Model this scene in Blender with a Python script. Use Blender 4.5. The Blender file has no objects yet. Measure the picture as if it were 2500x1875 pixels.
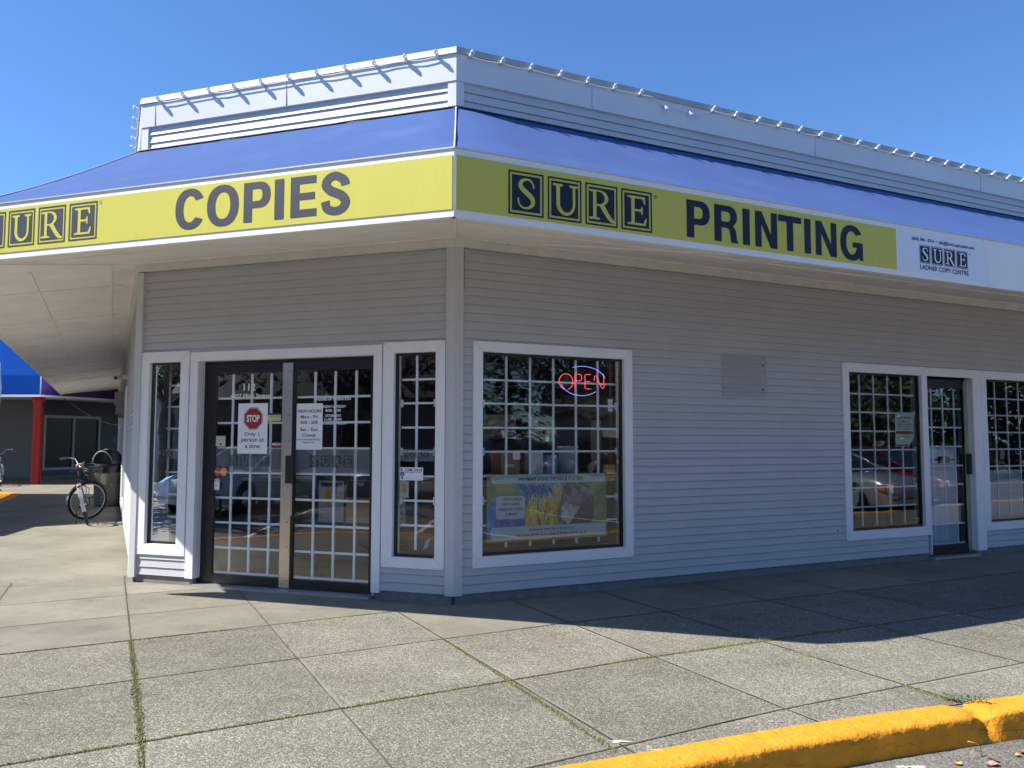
import bpy, math, random
from math import radians as rad, sin, cos, pi
from mathutils import Vector, Matrix, noise
from mathutils.geometry import tessellate_polygon

# ---------------------------------------------------------------- camera, world, sun
scene = bpy.context.scene
COL = scene.collection
random.seed(7)
cam_d = bpy.data.cameras.new("camera")
cam = bpy.data.objects.new("camera", cam_d)
COL.objects.link(cam)
cam_d.sensor_width = 36.0
cam_d.lens = 36.0 * 1986.48 / 2500.0
cam_d.clip_end = 3000.0
cam.rotation_mode = 'XYZ'
cam.matrix_world = Matrix.Translation((0, 0, 1.45)) @ Matrix.Rotation(rad(90 + 3.99928), 4, 'X') @ Matrix.Rotation(rad(0.0745), 4, 'Z')
scene.camera = cam

LIGHT = Vector((2.60, 0.52, -2.968)).normalized()      # the way sunlight travels
SUN_EL = math.asin(-LIGHT.z)
SUN_AZ = math.atan2(-LIGHT.x, -LIGHT.y)                # clockwise from +Y
world = bpy.data.worlds.new("World")
scene.world = world
world.use_nodes = True
wn = world.node_tree
wn.nodes.clear()
wo = wn.nodes.new("ShaderNodeOutputWorld")
wb = wn.nodes.new("ShaderNodeBackground")
ws = wn.nodes.new("ShaderNodeTexSky")
ws.sky_type = 'NISHITA'
ws.sun_disc = False
ws.sun_elevation = SUN_EL
ws.sun_rotation = SUN_AZ
ws.altitude = 0.0
ws.air_density = 1.0
ws.dust_density = 0.1
ws.ozone_density = 2.0
wb.inputs[1].default_value = 0.097
wg = wn.nodes.new("ShaderNodeMix"); wg.data_type = 'RGBA'; wg.blend_type = 'MULTIPLY'; wg.inputs[0].default_value = 1.0
wg.inputs[7].default_value = (0.54, 0.79, 1.09, 1.0)          # clear autumn sky, deeper blue
wn.links.new(ws.outputs[0], wg.inputs[6]); wn.links.new(wg.outputs[2], wb.inputs[0])
wn.links.new(wb.outputs[0], wo.inputs[0])
sd = bpy.data.lights.new("sun", 'SUN')
sd.energy = 5.0
sd.angle = rad(0.5)
sd.color = (1.0, 0.955, 0.88)
so = bpy.data.objects.new("sun", sd)
COL.objects.link(so)
so.rotation_euler = LIGHT.to_track_quat('-Z', 'Y').to_euler()
scene.view_settings.view_transform = 'Standard'
scene.view_settings.look = 'None'
scene.view_settings.exposure = 0.88
scene.view_settings.gamma = 1.0
scene.cycles.max_bounces = 8
scene.cycles.transparent_max_bounces = 24

# ---------------------------------------------------------------- frames of the plan
class V2(tuple):
    def __new__(c, x, y): return tuple.__new__(c, (x, y))
def u2(a): return (cos(rad(a)), sin(rad(a)))
C0 = (-0.51877, 7.31367)
UL = u2(180 - 18.7664); NL = (-sin(rad(18.7664)), -cos(rad(18.7664)))
UR = u2(26.2325);       NR = (sin(rad(26.2325)), -cos(rad(26.2325)))
E0 = (C0[0] + 3.6 * UL[0], C0[1] + 3.6 * UL[1])
UB = u2(116.2325);      NB = (-UB[1], UB[0])
FR = {'L': (C0, UL, NL), 'R': (C0, UR, NR), 'B': (E0, UB, NB)}
def P(f, s, n, z):
    o, u, w = FR[f]
    return (o[0] + u[0] * s + w[0] * n, o[1] + u[1] * s + w[1] * n, z)
def xy(f, s, n): return P(f, s, n, 0)[:2]
def inter(d1, d2, w):       # point at offset d1 of frame f1 and d2 of frame f2
    o = C0 if w == 'LR' else E0
    a, b = (NL, NR) if w == 'LR' else (NL, NB)
    det = a[0] * b[1] - a[1] * b[0]
    x = (d1 * b[1] - d2 * a[1]) / det; y = (a[0] * d2 - b[0] * d1) / det
    return (o[0] + x, o[1] + y)
def RC(p): 
    d = (p[0] - C0[0], p[1] - C0[1]); return d[0] * UR[0] + d[1] * UR[1], d[0] * NR[0] + d[1] * NR[1]

# ---------------------------------------------------------------- materials
def lin(r, g, b):
    f = lambda c: (c / 255 / 12.92) if c / 255 <= 0.04045 else ((c / 255 + 0.055) / 1.055) ** 2.4
    return (f(r), f(g), f(b), 1.0)
MATS = {}
def mat(name, col, rough=0.6, metal=0.0, spec=0.5, var=0.0, vs=3.0, bump=0.0, bs=60.0, stain=None, stretch=None, emit=None, es=1.0, trans=0.0, coat=0.0):
    if name in MATS: return MATS[name]
    m = bpy.data.materials.new(name); m.use_nodes = True
    nt = m.node_tree; b = nt.nodes["Principled BSDF"]
    col = tuple(col) if len(col) == 4 else (*col, 1.0)
    b.inputs["Base Color"].default_value = col
    b.inputs["Roughness"].default_value = rough
    b.inputs["Metallic"].default_value = metal
    b.inputs["Specular IOR Level"].default_value = spec
    b.inputs["Coat Weight"].default_value = coat
    if trans: b.inputs["Transmission Weight"].default_value = trans
    if emit:
        b.inputs["Emission Color"].default_value = (*emit[:3], 1); b.inputs["Emission Strength"].default_value = es
    if var or bump or stain:
        tc = nt.nodes.new("ShaderNodeTexCoord")
        src = tc.outputs["Object"]
        if stretch:
            mp = nt.nodes.new("ShaderNodeMapping"); mp.inputs["Scale"].default_value = stretch
            nt.links.new(src, mp.inputs[0]); src = mp.outputs[0]
    last = None
    if var:
        n = nt.nodes.new("ShaderNodeTexNoise"); n.inputs["Scale"].default_value = vs; n.inputs["Detail"].default_value = 6; n.inputs["Roughness"].default_value = .62
        nt.links.new(src, n.inputs["Vector"])
        mr = nt.nodes.new("ShaderNodeMapRange"); mr.inputs[1].default_value = .3; mr.inputs[2].default_value = .7
        mr.inputs[3].default_value = 1 - var; mr.inputs[4].default_value = 1 + var
        nt.links.new(n.outputs[0], mr.inputs[0])
        mx = nt.nodes.new("ShaderNodeMix"); mx.data_type = 'RGBA'; mx.blend_type = 'MULTIPLY'; mx.inputs[0].default_value = 1
        mx.inputs[6].default_value = col
        nt.links.new(mr.outputs[0], mx.inputs[7]); last = mx.outputs[2]
    if stain:           # (colour, scale, threshold, softness)
        n2 = nt.nodes.new("ShaderNodeTexNoise"); n2.inputs["Scale"].default_value = stain[1]; n2.inputs["Detail"].default_value = 8
        nt.links.new(src, n2.inputs["Vector"])
        m2 = nt.nodes.new("ShaderNodeMapRange"); m2.inputs[1].default_value = stain[2]; m2.inputs[2].default_value = stain[2] + stain[3]
        nt.links.new(n2.outputs[0], m2.inputs[0])
        mx2 = nt.nodes.new("ShaderNodeMix"); mx2.data_type = 'RGBA'
        mx2.inputs[6].default_value = col; mx2.inputs[7].default_value = (*stain[0][:3], 1)
        nt.links.new(m2.outputs[0], mx2.inputs[0])
        if last: nt.links.new(last, mx2.inputs[6])
        last = mx2.outputs[2]
    if last: nt.links.new(last, b.inputs["Base Color"])
    if bump:
        n3 = nt.nodes.new("ShaderNodeTexNoise"); n3.inputs["Scale"].default_value = bs; n3.inputs["Detail"].default_value = 4
        nt.links.new(src, n3.inputs["Vector"])
        bp = nt.nodes.new("ShaderNodeBump"); bp.inputs["Strength"].default_value = bump; bp.inputs["Distance"].default_value = 0.01
        nt.links.new(n3.outputs[0], bp.inputs["Height"]); nt.links.new(bp.outputs[0], b.inputs["Normal"])
    MATS[name] = m
    return m

def mat_concrete(name, base, spots, grain, gs, bumpd, dark=0.45):
    m = bpy.data.materials.new(name); m.use_nodes = True
    nt = m.node_tree; N = nt.nodes.new; L = nt.links.new
    b = nt.nodes["Principled BSDF"]; b.inputs["Roughness"].default_value = .88; b.inputs["Specular IOR Level"].default_value = .25
    tc = N("ShaderNodeTexCoord")
    def nz(sc, det=5, r=.6):
        n = N("ShaderNodeTexNoise"); n.inputs["Scale"].default_value = sc; n.inputs["Detail"].default_value = det; n.inputs["Roughness"].default_value = r
        L(tc.outputs["Object"], n.inputs["Vector"]); return n.outputs[0]
    def rng(v, a, b_, c, d):
        r = N("ShaderNodeMapRange"); r.inputs[1].default_value = a; r.inputs[2].default_value = b_; r.inputs[3].default_value = c; r.inputs[4].default_value = d
        L(v, r.inputs[0]); return r.outputs[0]
    def mul(a, b_):
        x = N("ShaderNodeMix"); x.data_type = 'RGBA'; x.blend_type = 'MULTIPLY'; x.inputs[0].default_value = 1
        for s_, v in ((6, a), (7, b_)):
            if isinstance(v, tuple): x.inputs[s_].default_value = v
            else: L(v, x.inputs[s_])
        return x.outputs[2]
    # stones: voronoi cells with own tone
    vo = N("ShaderNodeTexVoronoi"); vo.inputs["Scale"].default_value = gs; vo.inputs["Randomness"].default_value = 1
    mp = N("ShaderNodeMapping"); L(tc.outputs["Object"], mp.inputs[0]); mp.inputs["Scale"].default_value = (1, 1.25, 1); mp.inputs["Rotation"].default_value = (0, 0, .5)
    L(mp.outputs[0], vo.inputs["Vector"])
    sep = N("ShaderNodeSeparateColor"); L(vo.outputs["Color"], sep.inputs[0])
    ramp = N("ShaderNodeValToRGB"); e = ramp.color_ramp.elements
    e[0].position = 0; e[0].color = (*[c * (1 - grain) for c in base[:3]], 1)
    e[1].position = 1; e[1].color = (*[min(1, c * (1 + grain)) for c in base[:3]], 1)
    for pos, colr in spots:
        q = e.new(pos); q.color = (*colr, 1)
    L(sep.outputs[0], ramp.inputs[0])
    edge = rng(vo.outputs["Distance"], .0, .75, 1.12, 1 - dark)
    v = mul(ramp.outputs[0], edge)
    v = mul(v, rng(nz(0.9, 6, .55), .35, .65, .84, 1.12)); v = mul(v, rng(nz(2.7, 9, .75), .54, .70, 1.0, .74))
    v = mul(v, rng(nz(5.5, 6, .7), .3, .7, .9, 1.08))
    v = mul(v, rng(nz(240, 2, .5), .3, .7, .86, 1.12))
    v2 = N("ShaderNodeTexVoronoi"); v2.inputs["Scale"].default_value = 2.6; L(tc.outputs["Object"], v2.inputs["Vector"])
    v = mul(v, rng(v2.outputs["Distance"], .030, .045, .55, 1.0))
    at = N("ShaderNodeAttribute"); at.attribute_name = "tone"
    v = mul(v, rng(at.outputs["Fac"], 0, 1, .86, 1.12))
    L(v, b.inputs["Base Color"])
    bp = N("ShaderNodeBump"); bp.inputs["Strength"].default_value = 1.0; bp.inputs["Distance"].default_value = bumpd
    h = N("ShaderNodeMath"); h.operation = 'ADD'
    L(rng(vo.outputs["Distance"], 0, .7, 1, 0), h.inputs[0]); L(nz(120, 3), h.inputs[1]); L(h.outputs[0], bp.inputs["Height"])
    L(bp.outputs[0], b.inputs["Normal"])
    MATS[name] = m
    return m

def mat_glass(name, refl=0.12, tint=(0.55, 0.62, 0.62)):
    m = bpy.data.materials.new(name); m.use_nodes = True
    nt = m.node_tree; nt.nodes.clear(); N = nt.nodes.new; L = nt.links.new
    o = N("ShaderNodeOutputMaterial"); mx = N("ShaderNodeMixShader")
    t = N("ShaderNodeBsdfTransparent"); t.inputs[0].default_value = (*tint, 1)
    g = N("ShaderNodeBsdfGlossy"); g.inputs["Roughness"].default_value = 0.0; g.inputs[0].default_value = (.95, .98, 1, 1)
    lw = N("ShaderNodeFresnel"); lw.inputs[0].default_value = 1.5
    mr = N("ShaderNodeMapRange"); mr.inputs[1].default_value = .04; mr.inputs[2].default_value = 1; mr.inputs[3].default_value = refl; mr.inputs[4].default_value = 1
    tc = N("ShaderNodeTexCoord"); nz = N("ShaderNodeTexNoise"); nz.inputs["Scale"].default_value = 1.6; nz.inputs["Detail"].default_value = 1
    L(tc.outputs["Object"], nz.inputs["Vector"])
    bp = N("ShaderNodeBump"); bp.inputs["Strength"].default_value = .25; bp.inputs["Distance"].default_value = .01
    L(nz.outputs[0], bp.inputs["Height"]); L(bp.outputs[0], g.inputs["Normal"])
    L(lw.outputs[0], mr.inputs[0]); L(mr.outputs[0], mx.inputs[0]); L(t.outputs[0], mx.inputs[1]); L(g.outputs[0], mx.inputs[2]); L(mx.outputs[0], o.inputs[0])
    MATS[name] = m; return m

def mat_film(name, col, alpha):
    m = bpy.data.materials.new(name); m.use_nodes = True
    nt = m.node_tree; nt.nodes.clear(); N = nt.nodes.new; L = nt.links.new
    o = N("ShaderNodeOutputMaterial"); mx = N("ShaderNodeMixShader"); mx.inputs[0].default_value = alpha
    t = N("ShaderNodeBsdfTransparent"); d = N("ShaderNodeBsdfDiffuse"); d.inputs[0].default_value = (*col, 1)
    L(t.outputs[0], mx.inputs[1]); L(d.outputs[0], mx.inputs[2]); L(mx.outputs[0], o.inputs[0])
    MATS[name] = m; return m

M_SIDING = mat("painted_vinyl_siding", (.475, .48, .495), .5, var=.05, vs=2.2, bump=.05, bs=160, stretch=(1, 1, 1.0), stain=((.36, .35, .34), 1.1, .62, .3))
M_PARAPET = mat("parapet_vinyl", (.56, .57, .58), .45, var=.04, vs=2)
M_FASCIA = mat("metal_fascia_white", (.69, .70, .71), .38, var=.035, vs=1.3, bump=.05, bs=3)
M_CAP = mat("metal_cap_flashing", (.42, .41, .40), .45, var=.07, vs=5)
M_TRIM = mat("white_window_trim", (.80, .81, .83), .45, var=.04, vs=4)
M_CORNER = mat("grey_corner_trim", (.54, .55, .56), .5, var=.05, vs=3)
M_FRIEZE = mat("soffit_frieze_board", (.68, .66, .63), .6, var=.07, vs=6, stain=((.2, .17, .15), 9, .68, .08))
M_SOFFIT = mat("painted_soffit_board", (.80, .78, .75), .6, var=.09, vs=1.7, bump=.15, bs=3, stain=((.62, .58, .53), 1.6, .58, .3))
M_BATTEN = mat("soffit_joint_batten", (.80, .76, .69), .6, var=.06)
M_FABRIC = mat("blue_awning_fabric", (.058, .104, .265), .9, spec=.12, var=.06, vs=1.2, bump=.25, bs=2.2, stain=((.078, .122, .28), 2.3, .55, .3))
M_GAPSHADE = mat("awning_gap_shade", (.01, .012, .04), .6)
M_SIGNW = mat("sign_white_vinyl", (.82, .83, .85), .4, var=.03, vs=3, stain=((.55, .53, .5), 14, .7, .1))
M_YEL = mat("sign_yellow_vinyl", (.59, .55, .082), .45, var=.025, vs=2.5, bump=.06, bs=40, stretch=(6, 6, .5))
M_NAVY = mat("navy_vinyl_lettering", (.006, .011, .035), .5, spec=.4)
M_CHAR = mat("charcoal_lettering", (.038, .043, .058), .5, spec=.5)  # lighter and greyer than the navy lettering
M_DARKF = mat("dark_bronze_frame", (.012, .012, .013), .35, spec=.5)
M_STEEL = mat("brushed_steel_strip", (.62, .55, .46), .32, metal=1.0, bump=.15, bs=6, var=.08, vs=5)
M_WGRILLE = mat("white_security_bar", (.80, .84, .88), .4)
M_BLACKP = mat("black_plastic", (.01, .01, .012), .4)
M_FOUND = mat("foundation_concrete", (.20, .195, .18), .9, var=.2, vs=8, bump=.4, bs=50)
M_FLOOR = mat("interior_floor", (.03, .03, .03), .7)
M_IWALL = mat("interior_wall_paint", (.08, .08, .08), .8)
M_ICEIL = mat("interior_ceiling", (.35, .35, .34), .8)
M_PAPER = mat("white_paper", (.80, .82, .88), .6, var=.02)
M_RED = mat("print_red", (.32, .015, .02), .6)
M_INK = mat("print_dark_red_ink", (.10, .02, .045), .6)
M_INKN = mat("print_navy_ink", (.015, .02, .07), .6)
M_VINW = mat("white_vinyl_letters", (.80, .82, .84), .5, emit=None)
M_GLASS = mat_glass("window_glass", .075, (.94, .96, .96))
M_DGLASS = mat_glass("door_glass", .07, (.93, .955, .96))
M_BGLASS = mat_glass("shaded_glass", .03, (.5, .55, .55))
M_FROST = mat_film("frosted_film", (.42, .44, .47), .38)
M_FROSTD = mat_film("frosted_tile_film", (.09, .10, .11), .55)
M_YKERB = mat("yellow_kerb_paint", (.70, .285, .022), .75, spec=.25, var=.16, vs=9, bump=1.0, bs=34, stain=((.36, .24, .10), 26, .635, .03))
M_CARD = mat("brown_cardboard", (.30, .19, .10), .8, var=.08)
M_AGG = mat_concrete("exposed_aggregate_concrete", (.245, .228, .178), [(.13, (.150, .139, .110)), (.34, (.232, .216, .170)), (.72, (.260, .242, .192)), (.93, (.42, .39, .315))], .25, 98, .0035, .32)
M_SMOOTH = mat_concrete("smooth_brushed_concrete", (.245, .226, .178), [(.5, (.238, .219, .172))], .10, 130, .0012, .12)
M_ROAD = mat_concrete("worn_asphalt_road", (.225, .212, .185), [(.3, (.20, .188, .165)), (.9, (.30, .28, .245))], .3, 90, .003)
M_LAWN = mat("distant_ground", (.10, .10, .085), .95, var=.2, vs=.2)

# ---------------------------------------------------------------- mesh helpers
ORG = {}
def tag(o, label=None, cat=None, group=None, kind=None):
    if label: o["label"] = label
    if cat: o["category"] = cat
    if group: o["group"] = group
    if kind: o["kind"] = kind
    return o
def thing(name, loc, label, cat, group=None, rz=0.0):
    o = bpy.data.objects.new(name, None); COL.objects.link(o)
    o.empty_display_size = .2
    o.location = loc; o.rotation_euler = (0, 0, rz)
    ORG[o.name] = (Vector(loc), rz)
    return tag(o, label, cat, group)
def link_mesh(me, name, parent=None, org=None):
    o = bpy.data.objects.new(name, me); COL.objects.link(o)
    if parent is not None:
        o.parent = parent; ORG[o.name] = ORG[parent.name]
    elif org is not None:
        o.location = org; ORG[o.name] = (Vector(org), 0)
    return o
class MB:
    def __init__(s): s.v = []; s.f = []; s.m = []; s.mi = 0; s.smooth = []; s.sm = False; s.tone = {}; s.ch = []
    def mark(s):
        if not s.ch or s.ch[-1] != (len(s.v), len(s.f)): s.ch.append((len(s.v), len(s.f)))
    def q(s, *pts):
        i = len(s.v); s.v += [tuple(p) for p in pts]; s.f.append(tuple(range(i, i + len(pts)))); s.m.append(s.mi); s.smooth.append(s.sm); return len(s.f) - 1
    def hexa(s, a):       # 8 points: bottom 4, top 4
        s.mark()
        i = len(s.v); s.v += [tuple(p) for p in a]
        for t in ((0, 3, 2, 1), (4, 5, 6, 7), (0, 1, 5, 4), (1, 2, 6, 5), (2, 3, 7, 6), (3, 0, 4, 7)):
            s.f.append(tuple(i + k for k in t)); s.m.append(s.mi); s.smooth.append(False)
    def fbox(s, f, s0, s1, n0, n1, z0, z1):
        s.hexa([P(f, s0, n0, z0), P(f, s1, n0, z0), P(f, s1, n1, z0), P(f, s0, n1, z0), P(f, s0, n0, z1), P(f, s1, n0, z1), P(f, s1, n1, z1), P(f, s0, n1, z1)])
    def box(s, c, d, rz=0.0):
        x, y, z = [k / 2 for k in d]; cr, sr = cos(rz), sin(rz)
        r = lambda a, b, h: (c[0] + a * cr - b * sr, c[1] + a * sr + b * cr, c[2] + h)
        s.hexa([r(-x, -y, -z), r(x, -y, -z), r(x, y, -z), r(-x, y, -z), r(-x, -y, z), r(x, -y, z), r(x, y, z), r(-x, y, z)])
    def tube(s, pts, r, n=8, cap=True, closed=False):
        s.mark(); pts = [Vector(p) for p in pts]; R = r if isinstance(r, (list, tuple)) else [r] * len(pts)
        base = len(s.v); k = len(pts); prev = None
        for i, p in enumerate(pts):
            a = pts[(i - 1) % k] if (i or closed) else p; b = pts[(i + 1) % k] if (i < k - 1 or closed) else p
            t = (b - a).normalized() if (b - a).length > 1e-9 else Vector((0, 0, 1))
            if prev is None:
                up = Vector((0, 0, 1)) if abs(t.z) < .9 else Vector((1, 0, 0)); x = t.cross(up).normalized()
            else:
                x = (prev - t * prev.dot(t)).normalized()
            prev = x; y = t.cross(x)
            for j in range(n):
                an = 2 * pi * j / n; s.v.append(tuple(p + x * cos(an) * R[i] + y * sin(an) * R[i]))
        for i in range(k if closed else k - 1):
            i2 = (i + 1) % k
            for j in range(n):
                s.f.append((base + i * n + j, base + i * n + (j + 1) % n, base + i2 * n + (j + 1) % n, base + i2 * n + j)); s.m.append(s.mi); s.smooth.append(True)
        if cap and not closed:
            s.f.append(tuple(base + j for j in range(n))[::-1]); s.m.append(s.mi); s.smooth.append(False)
            s.f.append(tuple(base + (k - 1) * n + j for j in range(n))); s.m.append(s.mi); s.smooth.append(False)
    def lathe(s, c, prof, n=20, axis=None):     # prof: (r, z)
        s.mark(); base = len(s.v); ax = Vector(axis).normalized() if axis else Vector((0, 0, 1))
        up = Vector((0, 0, 1)) if abs(ax.z) < .9 else Vector((1, 0, 0)); x = ax.cross(up).normalized(); y = ax.cross(x)
        for r, z in prof:
            for j in range(n):
                a = 2 * pi * j / n; s.v.append(tuple(Vector(c) + ax * z + x * r * cos(a) + y * r * sin(a)))
        for i in range(len(prof) - 1):
            for j in range(n):
                s.f.append((base + i * n + j, base + i * n + (j + 1) % n, base + (i + 1) * n + (j + 1) % n, base + (i + 1) * n + j)); s.m.append(s.mi); s.smooth.append(True)
    def sheet(s, contours, fn):      # tessellated polygon with holes; fn maps (a,b) to 3D
        s.mark(); cs = [[Vector((a, b, 0)) for a, b in c] for c in contours]
        flat = [p for c in cs for p in c]; base = len(s.v)
        s.v += [tuple(fn(p.x, p.y)) for p in flat]
        for t in tessellate_polygon(cs):
            s.f.append(tuple(base + i for i in t)); s.m.append(s.mi); s.smooth.append(False)
    def split(s, name, mats, parent=None):      # every piece an object of its own
        out = []
        for i, (v0, f0) in enumerate(s.ch):
            v1, f1 = s.ch[i + 1] if i + 1 < len(s.ch) else (len(s.v), len(s.f))
            m = MB(); m.v = s.v[v0:v1]; m.f = [tuple(k - v0 for k in f) for f in s.f[f0:f1]]; m.m = s.m[f0:f1]; m.smooth = s.smooth[f0:f1]
            out.append(m.build(name, mats, parent))
        return out
    def build(s, name, mats, parent=None, org=None, tone=False):
        me = bpy.data.meshes.new(name)
        o3, rz = ORG[parent.name] if parent is not None else (Vector(org or (0, 0, 0)), 0)
        R = Matrix.Rotation(-rz, 3, 'Z')
        me.from_pydata([tuple(R @ (Vector(p) - o3)) for p in s.v], [], s.f)
        mats = mats if isinstance(mats, (list, tuple)) else [mats]
        for m in mats: me.materials.append(m)
        me.polygons.foreach_set("material_index", s.m); me.polygons.foreach_set("use_smooth", s.smooth)
        if tone:
            at = me.attributes.new("tone", 'FLOAT', 'FACE')
            for i in range(len(s.f)): at.data[i].value = s.tone.get(i, .5)
        me.update()
        return link_mesh(me, name, parent, org)

def text_mesh(string, bold=0.0, spacing=1.0, align='LEFT'):
    cu = bpy.data.curves.new("t", 'FONT'); cu.body = string; cu.size = 1; cu.offset = bold; cu.space_character = spacing
    cu.resolution_u = 4; cu.align_x = align
    ob = bpy.data.objects.new("t", cu); COL.objects.link(ob)
    dg = bpy.context.evaluated_depsgraph_get(); dg.update()
    me = bpy.data.meshes.new_from_object(ob.evaluated_get(dg))
    vs = [tuple(v.co) for v in me.vertices]; fs = [tuple(p.vertices) for p in me.polygons]
    bpy.data.objects.remove(ob); bpy.data.curves.remove(cu); bpy.data.meshes.remove(me)
    return vs, fs
def add_text(mb, string, f, sa, sb, z0, z1, n, bold=0.02, mirror=False, keep=False):
    """fit string into [sa..sb] (left to right as seen) x [z0..z1] on face f"""
    vs, fs = text_mesh(string, bold)
    if not vs: return
    x0 = min(v[0] for v in vs); x1 = max(v[0] for v in vs); y0 = min(v[1] for v in vs); y1 = max(v[1] for v in vs)
    mb.mark(); base = len(mb.v)
    for v in vs:
        t = (v[0] - x0) / (x1 - x0); 
        if mirror: t = 1 - t
        mb.v.append(P(f, sa + (sb - sa) * t, n, z0 + (z1 - z0) * (v[1] - y0) / (y1 - y0)))
    for q in fs: mb.f.append(tuple(base + i for i in q)); mb.m.append(mb.mi); mb.smooth.append(False)

# ---------------------------------------------------------------- drawn letter shapes (unit height)
def arc(cx, cy, rx, ry, a0, a1, n=18, e=2.0):
    out = []
    for i in range(n + 1):
        a = rad(a0 + (a1 - a0) * i / n); c_, s_ = cos(a), sin(a)
        out.append((cx + rx * math.copysign(abs(c_) ** (2 / e), c_), cy + ry * math.copysign(abs(s_) ** (2 / e), s_)))
    return out
def crom(pts, k=6):
    out = []
    n = len(pts)
    for i in range(n - 1):
        p0 = pts[max(i - 1, 0)]; p1 = pts[i]; p2 = pts[i + 1]; p3 = pts[min(i + 2, n - 1)]
        for j in range(k):
            t = j / k
            out.append(tuple(.5 * (2 * b + (c - a) * t + (2 * a - 5 * b + 4 * c - d) * t * t + (3 * b - a - 3 * c + d) * t ** 3) for a, b, c, d in zip(p0, p1, p2, p3)))
    out.append(tuple(pts[-1])); return out
def spine(pts, k=6):
    p = crom(pts, k); L_, R_ = [], []
    for i in range(len(p)):
        a = p[max(i - 1, 0)]; b = p[min(i + 1, len(p) - 1)]
        dx, dy = b[0] - a[0], b[1] - a[1]; d = math.hypot(dx, dy) or 1
        L_.append((p[i][0] - dy / d * p[i][2], p[i][1] + dx / d * p[i][2])); R_.append((p[i][0] + dy / d * p[i][2], p[i][1] - dx / d * p[i][2]))
    return [L_ + R_[::-1]]
def bold_glyph(ch, w):
    t = .245; a = .185
    if ch == 'I': return [[(0, 0), (w, 0), (w, 1), (0, 1)]]
    if ch == 'O': return [arc(w / 2, .5, w / 2, .53, 0, 355, 40, 2.25), arc(w / 2, .5, w / 2 - t, .53 - a, 0, 355, 32, 2.2)]
    if ch == 'C': return [arc(w / 2, .5, w / 2, .53, 28, 330, 36, 2.25) + arc(w / 2, .5, w / 2 - t, .53 - a, 322, 36, 28, 2.2)]
    if ch == 'G': return [arc(w / 2, .5, w / 2, .53, 30, 305, 34, 2.25) + [(w - .16, .10), (w - .14, .0), (w, .0), (w, .53), (w * .54, .53), (w * .54, .37), (w - t, .37)] + arc(w / 2, .5, w / 2 - t, .53 - a, 325, 40, 28, 2.2)]
    if ch == 'E': return [[(0, 0), (w, 0), (w, a), (t, a), (t, .42), (w * .93, .42), (w * .93, .59), (t, .59), (t, 1 - a), (w * .98, 1 - a), (w * .98, 1), (0, 1)]]
    if ch == 'T': return [[(w / 2 - t / 2, 0), (w / 2 + t / 2, 0), (w / 2 + t / 2, 1 - a), (w, 1 - a), (w, 1), (0, 1), (0, 1 - a), (w / 2 - t / 2, 1 - a)]]
    if ch == 'N': return [[(0, 0), (t * .93, 0), (t * .93, .64), (w - t, 0), (w, 0), (w, 1), (w - t * .93, 1), (w - t * .93, .36), (t, 1), (0, 1)]]
    if ch == 'P':
        return [[(0, 0), (t, 0), (t, .35)] + arc(w - .33, .675, .33, .325, -90, 90, 16, 2.3) + [(0, 1)],
                [(t, .52)] + arc(w - .36, .675, .36 - t * .95, .155, -90, 90, 12, 2.3) + [(t, .83)]]
    if ch == 'R':
        return [[(0, 0), (t, 0), (t, .39), (.42, .39), (.50, .36), (.535, .27), (.55, .10), (.58, 0), (w + .01, 0), (w + .01, .03), (w - .03, .09), (w - .045, .24), (w - .08, .38), (w - .16, .45)] + arc(w - .33, .72, .31, .28, -50, 90, 14, 2.3) + [(0, 1)],
                [(t, .56)] + arc(w - .37, .695, .35 - t * .95, .135, -90, 90, 12, 2.3) + [(t, .83)]]
    if ch == 'S':
        m = w / 2
        return spine([(w - .13, .68, .118), (w - .17, .80, .11), (m, .925, .10), (.2, .86, .11), (.135, .72, .122), (.25, .58, .115), (m, .51, .112), (w - .22, .42, .115), (w - .125, .27, .122), (w - .2, .125, .108), (m, .065, .10), (.17, .14, .108), (.118, .32, .118)], 7)
def serif_glyph(ch):
    if ch == 'U': return .9, [[(0, 1), (.37, 1), (.37, .935), (.265, .91)] + arc(.505, .37, .24, .29, 180, 360, 16) + [(.745, .91), (.62, .935), (.62, 1), (.95, 1), (.95, .935), (.84, .91)] + arc(.485, .36, .355, .385, 0, -180, 22) + [(.13, .91), (0, .935)]]
    if ch == 'R': return 1.0, [[(0, 0), (.42, 0), (.42, .055), (.29, .08), (.29, .46), (.42, .46), (.56, .26), (.74, .04), (.88, -.06), (1.05, -.06), (1.05, -.01), (.94, .06), (.78, .24), (.61, .485)] + arc(.42, .74, .34, .26, -52, 90, 14) + [(0, 1), (0, .945), (.16, .915), (.16, .085), (0, .055)],
                                [(.29, .525)] + arc(.40, .735, .215, .21, -90, 90, 12) + [(.29, .945)]]
    if ch == 'E': return .78, [[(0, 0), (.74, 0), (.80, .26), (.745, .26), (.65, .075), (.295, .075), (.295, .48), (.54, .48), (.58, .38), (.625, .38), (.625, .66), (.58, .66), (.54, .555), (.295, .555), (.295, .925), (.61, .925), (.69, .75), (.74, .75), (.72, 1), (0, 1), (0, .945), (.16, .915), (.16, .085), (0, .055)]]
    if ch == 'S': return .66, spine([(.60, .70, .024), (.57, .83, .026), (.48, .94, .028), (.33, .965, .036), (.18, .90, .055), (.12, .77, .072), (.20, .64, .082), (.36, .52, .086), (.52, .39, .082), (.57, .25, .072), (.50, .11, .052), (.33, .035, .036), (.17, .06, .028), (.07, .17, .026), (.035, .34, .024)], 6)
def glyph(mb, contours, f, s_left, z0, h, n):
    sg = -1 if f == 'L' else 1
    mb.sheet(contours, lambda a, b: P(f, s_left + sg * a * h, n, z0 + b * h))
def rectc(a0, b0, a1, b1): return [(a0, b0), (a1, b0), (a1, b1), (a0, b1)]
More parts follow.
